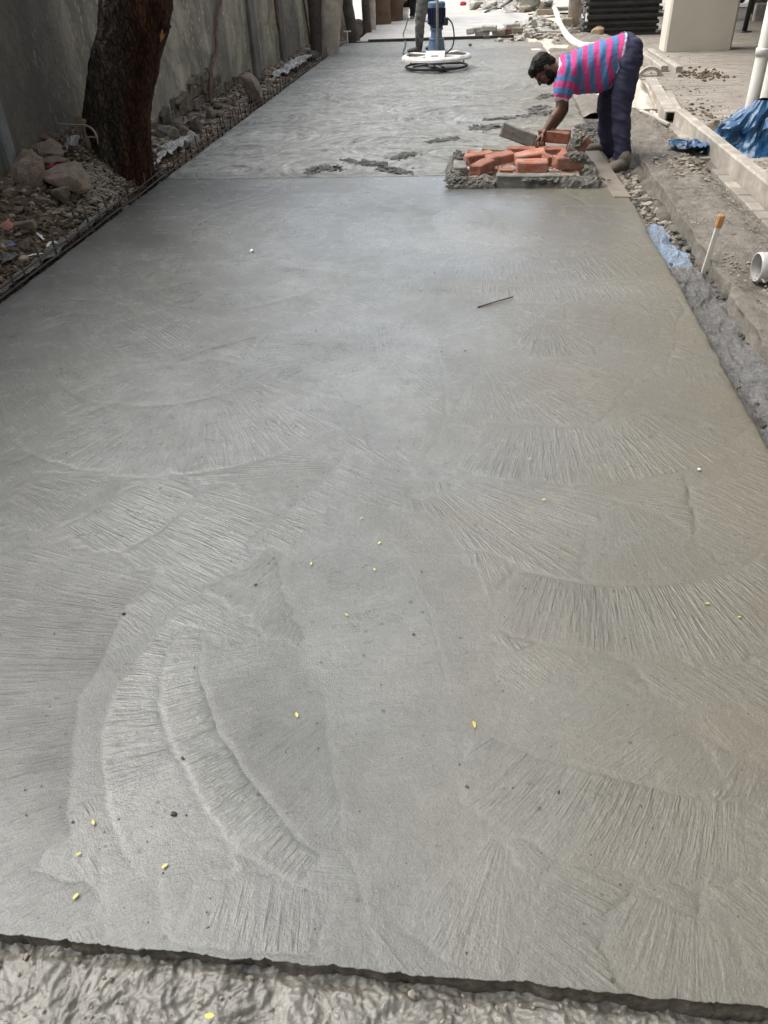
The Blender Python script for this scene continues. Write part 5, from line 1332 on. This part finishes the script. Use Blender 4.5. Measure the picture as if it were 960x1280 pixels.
dwn = Vector((0, 0, -1)); dwn = (dwn - axis * dwn.dot(axis)).normalized()
def folds(c):
    s = (c - org).dot(axis); d_ = (c - org).dot(dwn)
    return .017 * noise.noise(Vector((s * 16 + d_ * 7, d_ * 3.0, c.y * 4))) + .006 * noise.noise(Vector((s * 34 + d_ * 16, d_ * 6, c.y * 9)))
wrinkle(me, folds)
n = len(me.vertices); at_ = np.zeros((n, 3), np.float32)
hem_n = (tops[-1] - tops[-6]).normalized()
for i, vv in enumerate(me.vertices):
    c = vv.co; s = (c - org).dot(axis); d_ = (c - org).dot(dwn); val = (s + d_ * .16 + .02 * math.sin(d_ * 12)) / .098; tr_ = 0.
    for a, h_ in slv:
        ax = (h_ - a).normalized(); p = (c - a).dot(ax); r_ = ((c - a) - ax * p).length
        if r_ < .125 and p > .02 and d_ > .10:
            val = p / .098 + .35
            if p > (h_ - a).length + .052: tr_ = 1.
    if s < .010 and d_ < .16 and (c - org).length < .2: tr_ = 1.
    tpb = (tops[-1] - bots[-1]).normalized(); off = ((c - tops[-1]) - tpb * (c - tops[-1]).dot(tpb)).dot(axis)
    if off > -.016: tr_ = max(tr_, .75)
    at_[i] = (val, tr_, 0)
set_attr(me, 'stripe', at_)
obj('shirt', me, shirt_mat(), man)
# trousers
bm = bmesh.new()
ball(bm, Pm(781.5, 66, 7.6), (.135, .185, .150), Matrix.Rotation(rad(-8), 3, 'Y')); ball(bm, Pm(772, 73, 7.6), (.12, .17, .16))
ball(bm, Pm(789.5, 67, 7.52), (.095, .105, .125)); ball(bm, Pm(788, 68, 7.69), (.09, .105, .12))
for h_, k_, a, s_ in ((hipN, kneeN, ankN, 1.), (hipF, kneeF, ankF, .96)):
    cap(bm, h_ + Vector((.0, 0, -.02)), h_.lerp(k_, .55), .118 * s_, .098 * s_); cap(bm, h_.lerp(k_, .5), k_, .10 * s_, .082 * s_)
    cap(bm, k_, k_.lerp(a, .5), .083 * s_, .076 * s_); cap(bm, k_.lerp(a, .45), a + Vector((0, 0, -.02)), .076 * s_, .066 * s_)
me = fuse(bm, .009, 4, 'trousers')
wrinkle(me, lambda c: .017 * noise.noise(Vector((c.x * 9, c.y * 9, c.z * 11 + c.x * 8))) + .009 * noise.noise(Vector((c.x * 14, c.y * 14, c.z * 34 + c.x * 12))))
obj('trousers', me, MT['cloth_navy'], man)
bm = bmesh.new()
a_, b_ = Pm(779.5, 40.5, 7.6), Pm(770.5, 76, 7.6)
def shoe(par, heel, toe, s=1., name='shoe', mat='canvas_shoe', sole_mat='rubber'):
    heel = Vector(heel); toe = Vector(toe); d = (toe - heel); L_ = d.length; d.normalize(); sd = Vector((-d.y, d.x, 0)).normalized()
    M_ = Matrix((d, sd, d.cross(sd))).transposed()
    bm = bmesh.new(); ball(bm, heel + d * .06 + Vector((0, 0, .055)), (.058 * s, .042 * s, .05 * s), M_); ball(bm, heel.lerp(toe, .55) + Vector((0, 0, .04)), (.10 * s, .044 * s, .038 * s), M_); ball(bm, toe - d * .055 + Vector((0, 0, .03)), (.062 * s, .046 * s, .030 * s), M_)
    cap(bm, heel + d * .055 + Vector((0, 0, .05)), heel + d * .06 + Vector((0, 0, .10)), .046 * s, .045 * s)
    sh = obj(name, fuse(bm, .006, 3, name), MT[mat], par)
    bm = bmesh.new(); prof_ = []
    for k in range(24):
        a = 2 * math.pi * k / 24; x = math.cos(a); y = math.sin(a); wd = .047 * (1 - .12 * math.exp(-((x + .15) / .35) ** 2)) * s
        prof_.append((heel + toe) / 2 + d * (x * L_ / 2) + sd * (abs(y) ** .8 * (1 if y > 0 else -1) * wd))
    rings_closed(bm, [[p + Vector((0, 0, z)) for p in prof_] for z in (0, .024)])
    bobj('sole', bm, MT[sole_mat], sh)
hN = ankN + Vector((.05, .01, 0)); hN.z = .025; tN = hN + Vector((-.20, -.20, 0))
shoe(man, hN, tN, 1.22)
hF = ankF + Vector((.05, .03, 0)); hF.z = .045; tF = hF + Vector((-.29, -.08, .02)); shoe(man, hF, tF, 1.1, mat='canvas_shoe')

# --- machine operator and the squatting worker
def worker(label, loc, J, cl_top, cl_leg, boots, look, curl=.9):
    """J: joints relative to loc"""
    t_ = thing('person', label, 'person', loc); J = {k: Vector(v) for k, v in J.items()}
    bm = bmesh.new(); L, M_ = head(bm, J['head'], look, (0, 0, 1), 1.)
    cap(bm, J['head'] + Vector((0, 0, -.05)), J['neck'], .055, .06); cap(bm, J['neck'], J['pelvis'], .09, .10)
    for s in 'lr':
        cap(bm, J['neck'], J['sh' + s], .07, .055); cap(bm, J['sh' + s], J['el' + s], .052, .04); cap(bm, J['el' + s], J['wr' + s], .042, .028)
        d = (J['wr' + s] - J['el' + s]).normalized(); hand(bm, J['wr' + s], d, Vector((0, 0, -1)) + d * .1, 1., curl, 1 if s == 'r' else -1)
        cap(bm, J['pelvis'], J['hip' + s], .09, .085); cap(bm, J['hip' + s], J['kn' + s], .08, .05); cap(bm, J['kn' + s], J['an' + s], .05, .036)
    obj('body', fuse(bm, .008, 3, 'body'), MT['skin'], t_)
    bm = bmesh.new(); ball(bm, L(0, -.022, .045), (.083, .095, .086), M_); ball(bm, L(0, -.07, -.01), (.068, .045, .06), M_); obj('hair', fuse(bm, .008, 2, 'hair'), MT['hair'], t_)
    bm = bmesh.new(); cap(bm, J['neck'] + Vector((0, 0, -.06)), J['pelvis'], .145, .15); cap(bm, J['shl'], J['shr'], .085, .085); cap(bm, J['neck'].lerp(J['pelvis'], .4) + (J['shl'] - J['shr']) * .16, J['neck'].lerp(J['pelvis'], .4) - (J['shl'] - J['shr']) * .16, .13, .13)
    for s in 'lr': cap(bm, J['sh' + s], J['sh' + s].lerp(J['el' + s], .75), .085, .07)
    me = fuse(bm, .012, 4, 'shirt'); wrinkle(me, lambda c: .012 * noise.noise(c * 11)); obj('shirt', me, cl_top, t_)
    bm = bmesh.new(); cap(bm, J['hipl'], J['hipr'], .135, .135)
    for s in 'lr':
        e = .72 if boots else 1.
        cap(bm, J['hip' + s], J['kn' + s], .115, .088); cap(bm, J['kn' + s], J['kn' + s].lerp(J['an' + s], e), .088, .075)
    me = fuse(bm, .011, 4, 'trousers'); wrinkle(me, lambda c: .014 * noise.noise(Vector((c.x * 9, c.y * 9, c.z * 15)))); obj('trousers', me, cl_leg, t_)
    for s in 'lr':
        a = J['an' + s]; tdir = Vector((look[0], look[1], 0)).normalized()
        heel = Vector((a.x, a.y, 0)) - tdir * .07; toe = heel + tdir * .29
        if boots:
            bm = bmesh.new(); cap(bm, J['kn' + s].lerp(a, .52), a, .078, .062); cap(bm, a, heel + tdir * .07 + Vector((0, 0, .05)), .060, .052); ball(bm, heel + tdir * .15 + Vector((0, 0, .045)), (.11, .052, .045), Matrix.Rotation(math.atan2(tdir.y, tdir.x), 3, 'Z')); ball(bm, toe - tdir * .07 + Vector((0, 0, .04)), (.075, .054, .04), Matrix.Rotation(math.atan2(tdir.y, tdir.x), 3, 'Z'))
            obj('boot', fuse(bm, .009, 3, 'boot'), MT['rubber'], t_)
        else: shoe(t_, heel, toe)
    return t_
wl = P(524, 66); wl.z = 0
worker('machine operator in grey trousers and black rubber boots standing behind the power trowel', wl,
       dict(head=(.16, .10, 1.56), neck=(.12, .10, 1.38), pelvis=(.12, .12, .90), shl=(.10, -.10, 1.34), shr=(.14, .30, 1.34), ell=(.22, -.16, 1.06), elr=(.28, .30, 1.06), wrl=(.42, -.12, 1.0), wrr=(.44, .22, 1.0),
            hipl=(.09, .02, .86), hipr=(.16, .22, .86), knl=(.02, .0, .48), knr=(.25, .30, .47), anl=(.0, .0, .09), anr=(.30, .36, .09)), MT['cloth_tan'], MT['cloth_grey'], True, (-.9, -.35, -.1))
cl = P(506, 24); cl.z = .0
worker('worker in dark trousers and tan top squatting at the far end of the wall', cl,
       dict(head=(.02, -.10, 1.02), neck=(.0, .0, .84), pelvis=(.0, .18, .36), shl=(.20, -.02, .80), shr=(-.20, -.02, .80), ell=(.28, -.2, .56), elr=(-.28, -.2, .56), wrl=(.12, -.36, .46), wrr=(-.12, -.36, .46),
            hipl=(.11, .16, .34), hipr=(-.11, .16, .34), knl=(.26, -.26, .50), knr=(-.26, -.26, .50), anl=(.20, -.02, .08), anr=(-.20, -.02, .08)), MT['cloth_tan'], MT['cloth_dark'], False, (0, -1, -.3))
o = obj('white_bucket', None) if False else None
t_ = thing('white_bucket', 'small white tub between the knees of the squatting worker', 'tub', (cl.x, cl.y - .42, 0))
bm = bmesh.new(); add_lathe(bm, [(0, 0), (.12, 0), (.15, .26), (.14, .26), (.11, .02), (0, .02)], seg=20); bobj('tub_wall', bm, MT['white_paint'], t_, smooth=True)
bm = bmesh.new(); add_lathe(bm, [(.15, .25), (.16, .255), (.16, .27), (.15, .275)], seg=20); bobj('rim', bm, MT['white_paint'], t_, smooth=True)

# --- power trowel
tc = P(545.5, 86); tc.z = .004
pt = thing('power_trowel', 'blue electric power trowel with a wide white guard ring on the slab', 'power trowel', tc)
def tor(name, r, rt, z, mat, flat=1.):
    bm = bmesh.new(); prof_ = [(r + rt * math.cos(a), z + rt * flat * math.sin(a)) for a in np.linspace(0, 2 * math.pi, 11)]
    add_lathe(bm, prof_, seg=64); return bobj(name, bm, mat, pt, smooth=True)
gr_ = bmesh.new(); add_lathe(gr_, [(.465, .195), (.515, .185), (.535, .165), (.54, .135), (.53, .135), (.52, .155), (.465, .18), (.465, .195)], seg=64); bobj('guard_ring', gr_, MT['white_paint'], pt, smooth=False); tor('lower_ring', .475, .017, .035, MT['dark_steel'])
for k in range(4):
    a = rad(45 + 90 * k + 8); bm = bmesh.new(); add_box(bm, (0, 0, 0), (.40, .095, .014), bevel=.003); o = bobj('ring_arm', bm, MT['white_paint'], pt); o.location = (math.cos(a) * .31, math.sin(a) * .31, .188); o.rotation_euler = (0, 0, a)
for k in range(4):
    a = rad(90 * k + 20); bm = bmesh.new(); add_box(bm, (0, 0, 0), (.34, .15, .006), bevel=.002); o = bobj('blade', bm, MT['steel'], pt); o.location = (math.cos(a) * .26, math.sin(a) * .26, .014); o.rotation_euler = (.06, 0, a)
    bm = bmesh.new(); add_tube(bm, [(0, 0, .07), (math.cos(a) * .38, math.sin(a) * .38, .05)], .014, 8); bobj('blade_arm', bm, MT['dark_steel'], pt, smooth=True)
for k in range(3):
    a = rad(30 + 120 * k); bm = bmesh.new(); add_tube(bm, [(math.cos(a) * .475, math.sin(a) * .475, .03), (math.cos(a) * .50, math.sin(a) * .50, .17)], .012, 8); bobj('ring_strut', bm, MT['dark_steel'], pt)
bm = bmesh.new(); add_lathe(bm, [(0, .06), (.14, .06), (.15, .17), (.155, .20), (.13, .26), (.115, .38), (.12, .40), (.09, .41), (.08, .50), (.10, .52), (.10, .54), (0, .54)], seg=28); bobj('gearbox', bm, MT['blue_paint'], pt)
mo = None
bm = bmesh.new(); prof_ = [(0, .535), (.085, .54), (.125, .57)]
add_lathe(bm, [(0, .54), (.09, .545), (.115, .58), (.118, .80), (0, .80)], seg=28); mo = bobj('motor', bm, MT['navy_paint'], pt)
for k in range(18):
    a = 2 * math.pi * k / 18; bm = bmesh.new(); add_box(bm, (math.cos(a) * .125, math.sin(a) * .125, .69), (.022, .006, .20), rotz(a)); f_ = bobj('cooling_fin', bm, MT['navy_paint'], mo)
bm = bmesh.new(); add_lathe(bm, [(.0, .875), (.10, .875), (.127, .86), (.13, .80), (.0, .80)], seg=28); bobj('fan_cover', bm, MT['blue_paint'], mo)
bm = bmesh.new(); add_box(bm, (.14, -.03, .62), (.07, .10, .10), bevel=.01); bobj('switch_box', bm, MT['dark_steel'], mo)
for s in (-1, 1):
    bm = bmesh.new(); add_box(bm, (s * .14, -.06, .63), (.05, .03, .02)); bobj('lug', bm, MT['steel'], mo)
bm = bmesh.new(); add_tube(bm, smooth_path([(.02, -.17, .20), (.02, -.175, .6), (.02, -.14, .95), (.06, .05, 1.1), (.10, .45, 1.12)], 6), .021, 10); hd = bobj('handle', bm, MT['steel'], pt, smooth=True)
bm = bmesh.new(); add_tube(bm, [(-.22, .45, 1.12), (.42, .45, 1.12)], .018, 10); bobj('grip_bar', bm, MT['black_plastic'], hd, smooth=True)
bm = bmesh.new(); add_box(bm, (.0, -.40, .205), (.29, .26, .012), rotxyz(.45, 0, 0), bevel=.003); pl = bobj('name_plate', bm, MT['white_paint'], pt)
for k, (x, w_) in enumerate(((-.06, .012), (-.035, .02), (-.01, .01), (.012, .018), (.035, .012))):
    bm = bmesh.new(); add_box(bm, (x, -.405, .2115), (w_, .036, .004), rotxyz(.45, 0, 0)); bobj('print_mark', bm, MT['dark_steel'], pl)
bm = bmesh.new(); add_tube(bm, smooth_path([(.17, -.03, .66), (.24, -.05, .58), (.27, -.07, .42), (.24, -.09, .28), (.13, -.1, .20)], 8), .011, 8); bobj('motor_cord', bm, MT['black_plastic'], pt, smooth=True)
bm = bmesh.new(); add_tube(bm, smooth_path([P(510, 24, .3), P(507, 34, .06), P(504, 44, .02), P(507, 54, .015), P(504, 66, .015), P(511, 73, .015), P(522, 76, .03)], 8), .012, 8)
tag(bobj('power_cable', bm, MT['rubber'], smooth=True), 'thin dark power cable trailing from the squatting worker to the trowel', 'cable')

# ------------------------------------------------------------------ the far end
bm = bmesh.new(); a = P(464, 51); c = P(657, 46.5); add_box(bm, ((a.x + c.x) / 2, 18.06, .015), (c.x - a.x + .05, .05, .075), rotz(0.0), bevel=.006)
tag(bobj('stop_bar', bm, MT['dark_steel']), 'long dark steel bar across the slab at its far joint', 'bar')
def far_bay(X, Y, Z): return Z
flat_patch('concrete_slab', -2.5, 1.2, 18.1, 24.0, .02, (120, 160), pm('dry_concrete', (.34, .33, .30), (.46, .45, .42), 2.5, .6, .3, 40, .004, .45), .01, 1.2, 701)
flat_patch('yard', -6, 14, 23.8, 70, .0, (150, 260), pm('pale_ground', (.36, .34, .30), (.50, .48, .43), 1.2, .8, .4, 20, .02, .3, c3=(.28, .25, .2), damt=.5), .05, .8, 703)
flat_patch('rough_yard', .9, 2.7, 15.6, 24.5, -.02, (60, 200), MT['sand_pale'], .07, 2.2, 705)
# row of blocks on the bar
fb = random.Random(31)
for i, (lab, u, v_, sx_, mt, z) in enumerate((
        ('leftmost grey block on the far steel bar', 588, 45, .16, 'cement_pale', .11), ('pale flat block second from the left on the bar', 598, 42, .26, 'cement_pale', .13), ('long grey block on top of the row on the bar', 611, 41, .30, 'cement_pale', .15),
        ('pale lower block under the long grey one', 603, 47, .28, 'cement_pale', .06), ('white stone in the middle of the row on the bar', 623, 45, .26, 'stone_pale', .08), ('dark red brick end in the row on the bar', 637, 44, .15, 'brick', .09),
        ('pale cement lump right of the dark red brick', 647, 43, .20, 'stone_pale', .11), ('thin slab over the dark red brick', 640, 40, .30, 'cement_pale', .17))):
    o = block('block', lab, 'block', mt, (P(u, 48).x, 18.22 + .05 * (i % 2), z + .01), (sx_, .16, .10), (fb.uniform(-.1, .1), fb.uniform(-.1, .1), fb.uniform(-.2, .2)), .015, .012)
# rubble pile right of the bar
scatter('rubble', MT['cement_pale'], 700, lambda g: (1.15 + g.normal(0, .30), 18.9 + g.normal(0, .55)), (.02, .09), 711, lambda x, y: max(0, .26 - .5 * math.hypot(x - 1.15, (y - 18.9) * .6)))
scatter('rubble', MT['stone_dark'], 160, lambda g: (1.3 + g.normal(0, .4), 18.9 + g.normal(0, .7)), (.02, .07), 712, lambda x, y: .03)
scatter('rubble', MT['cement_pale'], 500, lambda g: (g.uniform(-.3, 2.0), g.uniform(26, 31)), (.03, .14), 713, lambda x, y: .03)
for i, (lab, u, v_, y, size, rot, mt) in enumerate((
        ('upright pale board in the rubble pile right of the steel bar', 661, 34, 18.6, (.07, .03, .36), (.1, .12, .3), 'wood'),
        ('second upright board leaning the other way in the rubble pile', 669, 36, 18.5, (.09, .03, .34), (.1, -.3, .1), 'cement_pale'),
        ('pale round log lying at the right of the rubble pile', 690, 42, 18.2, (.52, .11, .11), (0, 0, .06), 'cement_pale'),
        ('grey log lying behind the pale one', 699, 45, 18.0, (.5, .13, .10), (0, .05, -.1), 'stone_pale'),
        ('black tin lying on the far rubble', 678, 27, 20.0, (.16, .14, .11), (.2, .1, .4), 'black_plastic'),
        ('small black scrap beside the black tin on the rubble', 689, 28, 19.8, (.10, .1, .07), (.3, .1, .9), 'black_plastic'),
        ('tan box beside the white hose', 708, 27, 20.2, (.26, .2, .16), (0, 0, .15), 'wood'),
        ('brown board under the tan box', 728, 36, 18.9, (.34, .12, .04), (0, 0, .05), 'wood_old'),
        ('small brown plank on the rubble by the hose', 681, 15, 23.0, (.42, .16, .12), (0, 0, .1), 'wood'),
        ('pale plank sloping at the far rubble', 674, 14, 23.5, (.1, .1, .4), (0, .5, 0), 'wood'))):
    plank_piece('debris_piece', lab, 'debris', mt, Q(u, v_, y), size, rot)
bm = bmesh.new()
hp = [P(693, 11, .10), P(697, 19, .10), P(698, 25, .08), P(703, 36, .06), P(712, 48, .06), P(724, 56, .05), P(734, 58, .05), P(748, 57, .03)]
add_tube(bm, smooth_path(hp, 8), .062, 10)
tag(bobj('flexible_hose', bm, MT['pvc'], smooth=True), 'thick white flexible hose curving down beside the rubble to behind the bent man', 'hose')
heap('sand_heap', 'long grey sand bank under the white hose', (2.0, 17.3, -.03), (.7, 1.0, .2), .14, MT['sand'], 715)
tag(crumple('green_sheet', [(.95, 25.5, .2), (1.6, 25.4, .35), (2.3, 25.3, .3), (3.0, 25.2, .15)], (1.2, 1.6, 1.6, .8), 61., MT['green_sheet'], .12, (40, 22)), 'pale green plastic sheet spread over the far debris', 'sheet')
# yellow machine foot, far car, poles
t_ = thing('plate_compactor', 'small yellow machine standing far off on the pale ground', 'machine', (-.05, 29.2, .0))
bm = bmesh.new(); add_box(bm, (0, 0, .06), (.62, .5, .06), bevel=.02); bobj('base_plate', bm, MT['dark_steel'], t_)
bm = bmesh.new(); add_box(bm, (-.05, 0, .34), (.42, .4, .5), bevel=.08); bobj('housing', bm, MT['yellow_paint'], t_)
bm = bmesh.new(); add_tube(bm, smooth_path([(-.1, .1, .5), (-.5, .1, .9), (-.9, .1, 1.05)], 5), .03, 8); bobj('handle', bm, MT['yellow_paint'], t_, smooth=True)
def car(x, y, rz, label, mat):
    t_ = thing('parked_car', label, 'car', (x, y, 0.02), rz)
    bm = bmesh.new(); secs = [(-2.05, .62, .86, .30, .62), (-1.9, .78, .95, .26, .74), (-1.2, .85, 1.0, .25, .9), (0, .86, 1.0, .25, .95), (1.2, .86, 1.0, .25, .95), (1.9, .80, .95, .27, .9), (2.05, .68, .84, .34, .8)]
    rings_closed(bm, [[Vector((sx, sy, sz)) for sy, sz in ((-w_, zb), (-w_ * 1.02, (zb + zt) / 2), (-w_ * .9, zt), (w_ * .9, zt), (w_ * 1.02, (zb + zt) / 2), (w_, zb))] for sx, w_, _, zb, zt in secs])
    bobj('body', bm, mat, t_)
    bm = bmesh.new(); rings_closed(bm, [[Vector((sx, sy * w_, z)) for sy, z in ((-1, .9), (-.85, zt), (.85, zt), (1, .9))] for sx, w_, zt in ((-1.25, .76, .93), (-.55, .74, 1.42), (.9, .74, 1.44), (1.75, .72, .98))]); bobj('cabin', bm, MT['glass_dark'], t_)
    bm = bmesh.new(); add_box(bm, (.2, 0, 1.445), (1.35, 1.22, .05), bevel=.02); bobj('roof', bm, mat, t_)
    for sx in (-1.3, 1.3):
        for sy in (-.8, .8):
            bm = bmesh.new(); add_lathe(bm, [(.0, -.1), (.27, -.1), (.31, -.06), (.31, .06), (.27, .1), (.0, .1)], (sx, sy, .31), 24, Matrix.Rotation(rad(90), 3, 'X')); wh = bobj('wheel', bm, MT['rubber'], t_, smooth=False)
            bm = bmesh.new(); add_lathe(bm, [(.0, -.11), (.19, -.105), (.19, .105), (.0, .11)], (sx, sy, .31), 18, Matrix.Rotation(rad(90), 3, 'X')); bobj('rim', bm, MT['steel'], wh)
    for sy in (-.55, .55):
        bm = bmesh.new(); add_box(bm, (-2.02, sy, .66), (.1, .3, .14), bevel=.03); bobj('headlight', bm, MT['glass_dark'], t_)
    return t_
car(4.2, 31.5, rad(172), 'silver car parked beyond the rubble, left of the timber prop', MT['car_paint'])
for lab, x, y in (('thin dark steel rod standing left of its twin before the silver car', 2.35, 23.5), ('thin dark steel rod nearest the timber prop', 2.55, 23.6)):
    bm = bmesh.new(); add_tube(bm, [(x, y, -.02), (x, y, 1.6)], .03, 8); tag(bobj('steel_rod', bm, MT['dark_steel'], smooth=True), lab, 'rod')
for lab, pts, mt, r in (('yellow-green stick slanting in the far debris', [P(617, 0, .1), P(624, 8, .04)], 'yellow_paint', .03), ('thin dark rod slanting over the pale ground below the yellow machine', [P(606, 15, .03), P(624, 7, .05)], 'steel', .025),
                        ('dark bent rod at the far debris pile', [P(627, 8, .1), P(634, 4, .3), P(640, 0, .4)], 'rust', .03)):
    bm = bmesh.new(); add_tube(bm, pts, r, 7); tag(bobj('rod', bm, MT[mt], smooth=True), lab, 'rod')
for lab, u, v_, y, s, mt in (('pink plastic scrap on the far pale ground', 579, 8, 28, .10, 'red_rag'), ('white sack slumped left of the yellow machine', 590, 4, 29, .2, 'white_scrap'), ('dark clod of earth before the white sack', 596, 8, 28, .12, 'soil'),
                           ('large pale concrete fragment in the far debris', 648, 6, 25.5, .3, 'cement_pale'), ('white broken slab at the far debris, right of the others', 662, 5, 25.3, .32, 'white_paint'), ('grey rock in the far debris behind the boards', 655, 12, 24.5, .2, 'stone_pale'),
                           ('white box-like fragment left of the far debris', 637, 12, 24.8, .22, 'white_paint')):
    o = obj('debris_lump', rock_me('debris_lump', int(u), 3, 8, .15, MT[mt])); o.location = Q(u, v_, y); o.location.z = max(o.location.z, s * .4); o.scale = (s, s * .8, s * .7); tag(o, lab, 'debris')
# wall and house closing the street beyond the frame; added sky blockers behind
fw = thing('far_house', 'plain cream house closing the far end of the yard', 'house', (0, 62, 0))
bm = bmesh.new(); add_box(bm, (-1, 4, 3.4), (18, 8, 7)); bobj('wall', bm, MT['facade'], fw)
bm = bmesh.new(); add_box(bm, (-1, 4, 7.0), (18.6, 8.6, .3)); bobj('roof', bm, MT['cement_pale'], fw)
for k in range(4):
    for z in (1.6, 4.8):
        bm = bmesh.new(); add_box(bm, (-7 + k * 4, -.03, z + .5), (1.4, .1, 1.3), bevel=.02); f = bobj('window', bm, MT['white_paint'], fw)
        bm = bmesh.new(); add_box(bm, (-7 + k * 4, -.09, z + .5), (1.2, .04, 1.1)); bobj('pane', bm, MT['glass_dark'], f)

rh = thing('rear_sky_blocker', 'made-up tall cream house behind the camera, added to block sky light', 'house', (0, -7.5, 0))  # unseen house added to cut the sky light from behind the camera
bm = bmesh.new(); add_box(bm, (-1, -4, 5.5), (17, 8, 11)); bobj('wall', bm, MT['facade'], rh)
bm = bmesh.new(); add_box(bm, (-1, -4, 11.1), (17.6, 8.6, .3)); bobj('roof', bm, MT['cement_pale'], rh)
for k in range(4):
    for z in (1.6, 4.8, 8.0):
        bm = bmesh.new(); add_box(bm, (-7 + k * 4, .03, z + .5), (1.4, .1, 1.3), bevel=.02); f = bobj('window', bm, MT['white_paint'], rh)
        bm = bmesh.new(); add_box(bm, (-7 + k * 4, .09, z + .5), (1.2, .04, 1.1)); bobj('pane', bm, MT['glass_dark'], f)
tree('street_tree', 'unseen broad tree added behind the camera to shade the near slab', [(-3.1, -2.2, -.1), (-3.05, -2.2, .8), (-2.9, -2.1, 2.2), (-2.6, -2.0, 4.2)], [.24, .22, .2, .15], MT['bark_brown'], 9., 28, crown=((-.6, -1.4, 6.8), (3.2, 2.2, .9), 14000))  # out-of-view tree, added so its crown keeps sky light off the near slab
# ------------------------------------------------------------------ small things on the near slab
def leaf(u, v_, L_, rz, label, bend=.3):
    L_ *= .9; p = P(u, v_, .004); bm = bmesh.new(); n = 6; rows = []
    for i in range(n + 1):
        s = i / n; wd = L_ * .26 * math.sin(math.pi * min(.97, s * .9 + .06)) ** .8
        z = .002 + bend * L_ * .25 * (s - .4) ** 2
        rows.append([bm.verts.new(((s - .5) * L_, y, z + abs(y) * .35)) for y in (-wd, 0, wd)])
    for a, b in zip(rows, rows[1:]):
        for k in range(2): bm.faces.new((a[k], a[k + 1], b[k + 1], b[k]))
    o = bobj('leaf', bm, MT['leaf_yellow'], smooth=True); o.location = p; o.rotation_euler = (rnd.uniform(-.25, .25), rnd.uniform(-.2, .2), rz)
    tag(o, label, 'leaf', 'yellow leaves fallen on the slab')
for a in ((95, 1121, .017, 1.2, 'yellow leaf nearest the front left edge of the slab'), (206, 1083, .016, .9, 'yellow leaf below the dark pebble'), (98, 1068, .013, .7, 'small dull yellow leaf between two brighter ones at the lower left'),
          (117, 1028, .016, 2.2, 'pale yellow leaf left of the dark pebble'), (371, 894, .016, 2.0, 'yellow leaf on the dark trowelled patch'), (592, 906, .022, 1.8, 'bright green-yellow leaf by the ridged seam right of centre'),
          (433, 769, .014, 2.5, 'pale leaf alone in the middle of the slab'), (884, 755, .018, .2, 'pale yellow leaf at the right, on the ribbed sweep'), (924, 772, .012, .1, 'tiny yellow leaf rightmost of all'),
          (389, 705, .015, 1.6, 'yellow leaf left of the three close together'), (468, 712, .014, 2.2, 'pale leaf, lowest of the three close together'), (474, 679, .015, 1.0, 'pale leaf, middle of the three close together'),
          (452, 648, .014, 1.1, 'pale leaf, highest of the three close together'), (680, 625, .017, .2, 'yellow leaf on the grainy fan right of the middle'), (662, 574, .013, .4, 'faint yellow leaf above the grainy fan'),
          (546, 500, .014, .3, 'small yellow leaf beside the round smooth sweep'), (262, 1270, .02, .1, 'yellow leaf on the rough wet concrete at the bottom')):
    leaf(*a[:4], a[4])
scatter('grit', MT['soil'], 420, lambda g: (lambda y: (g.uniform(max(XL + .1, -1.2 - .45 * y), min(1.1, .4 + .4 * y)), y))(Y0 + .05 + 5.6 * g.random() ** 1.6), (.0008, .0032), 811, lambda x, y: .002)
scatter('grit', MT['gravel'], 700, lambda g: (g.uniform(-1.3, .9), g.uniform(.36, .64)), (.0012, .006), 812, lambda x, y: -.034 + .004)
def pebble(u, v_, s, mt, label, name='pebble', cat='pebble'):
    o = obj(name, rock_me(name, int(u + v_), 2, 6, .1, MT[mt])); p = P(u, v_); o.location = (p.x, p.y, s * .4); o.scale = (s, s * .9, s * .7); tag(o, label, cat)
pebble(217, 1019, .0085, 'stone_dark', 'single dark pebble on the trowelled slab near the front')
pebble(315, 315, .017, 'white_scrap', 'small white chip on the slab near the joint', 'chip', 'chip')
pebble(874, 588, .009, 'white_scrap', 'white crumb at the right edge of the grainy fan', 'chip', 'chip')
pebble(155, 768, .006, 'soil', 'tiny dark crumb on the ribbed left part of the slab', 'crumb', 'crumb')
bm = bmesh.new(); add_tube(bm, smooth_path([P(597, 384, .004), P(620, 377, .008), P(641, 371, .010)], 5), .0036, 6)
tag(bobj('twig', bm, MT['bark_brown'], smooth=True), 'straight thin twig stuck on the slab above the ridged sweeps', 'twig')
for i, (u, v_, s) in enumerate(((345, 1276, .02), (420, 1262, .012), (250, 1279, .016))):
    o = obj('rough_stone', rock_me('rough_stone', 800 + i, 3, 8, .12, MT['stone_dark'])); o.location = P(u, v_, -.055); o.scale = (s * 1.6, s, s * .6)
    tag(o, ('brownish stone half sunk in the rough concrete at the bottom edge', 'small dark stone against the front edge of the slab', 'stone fragment at the very bottom left of the brownish stone')[i], 'stone')
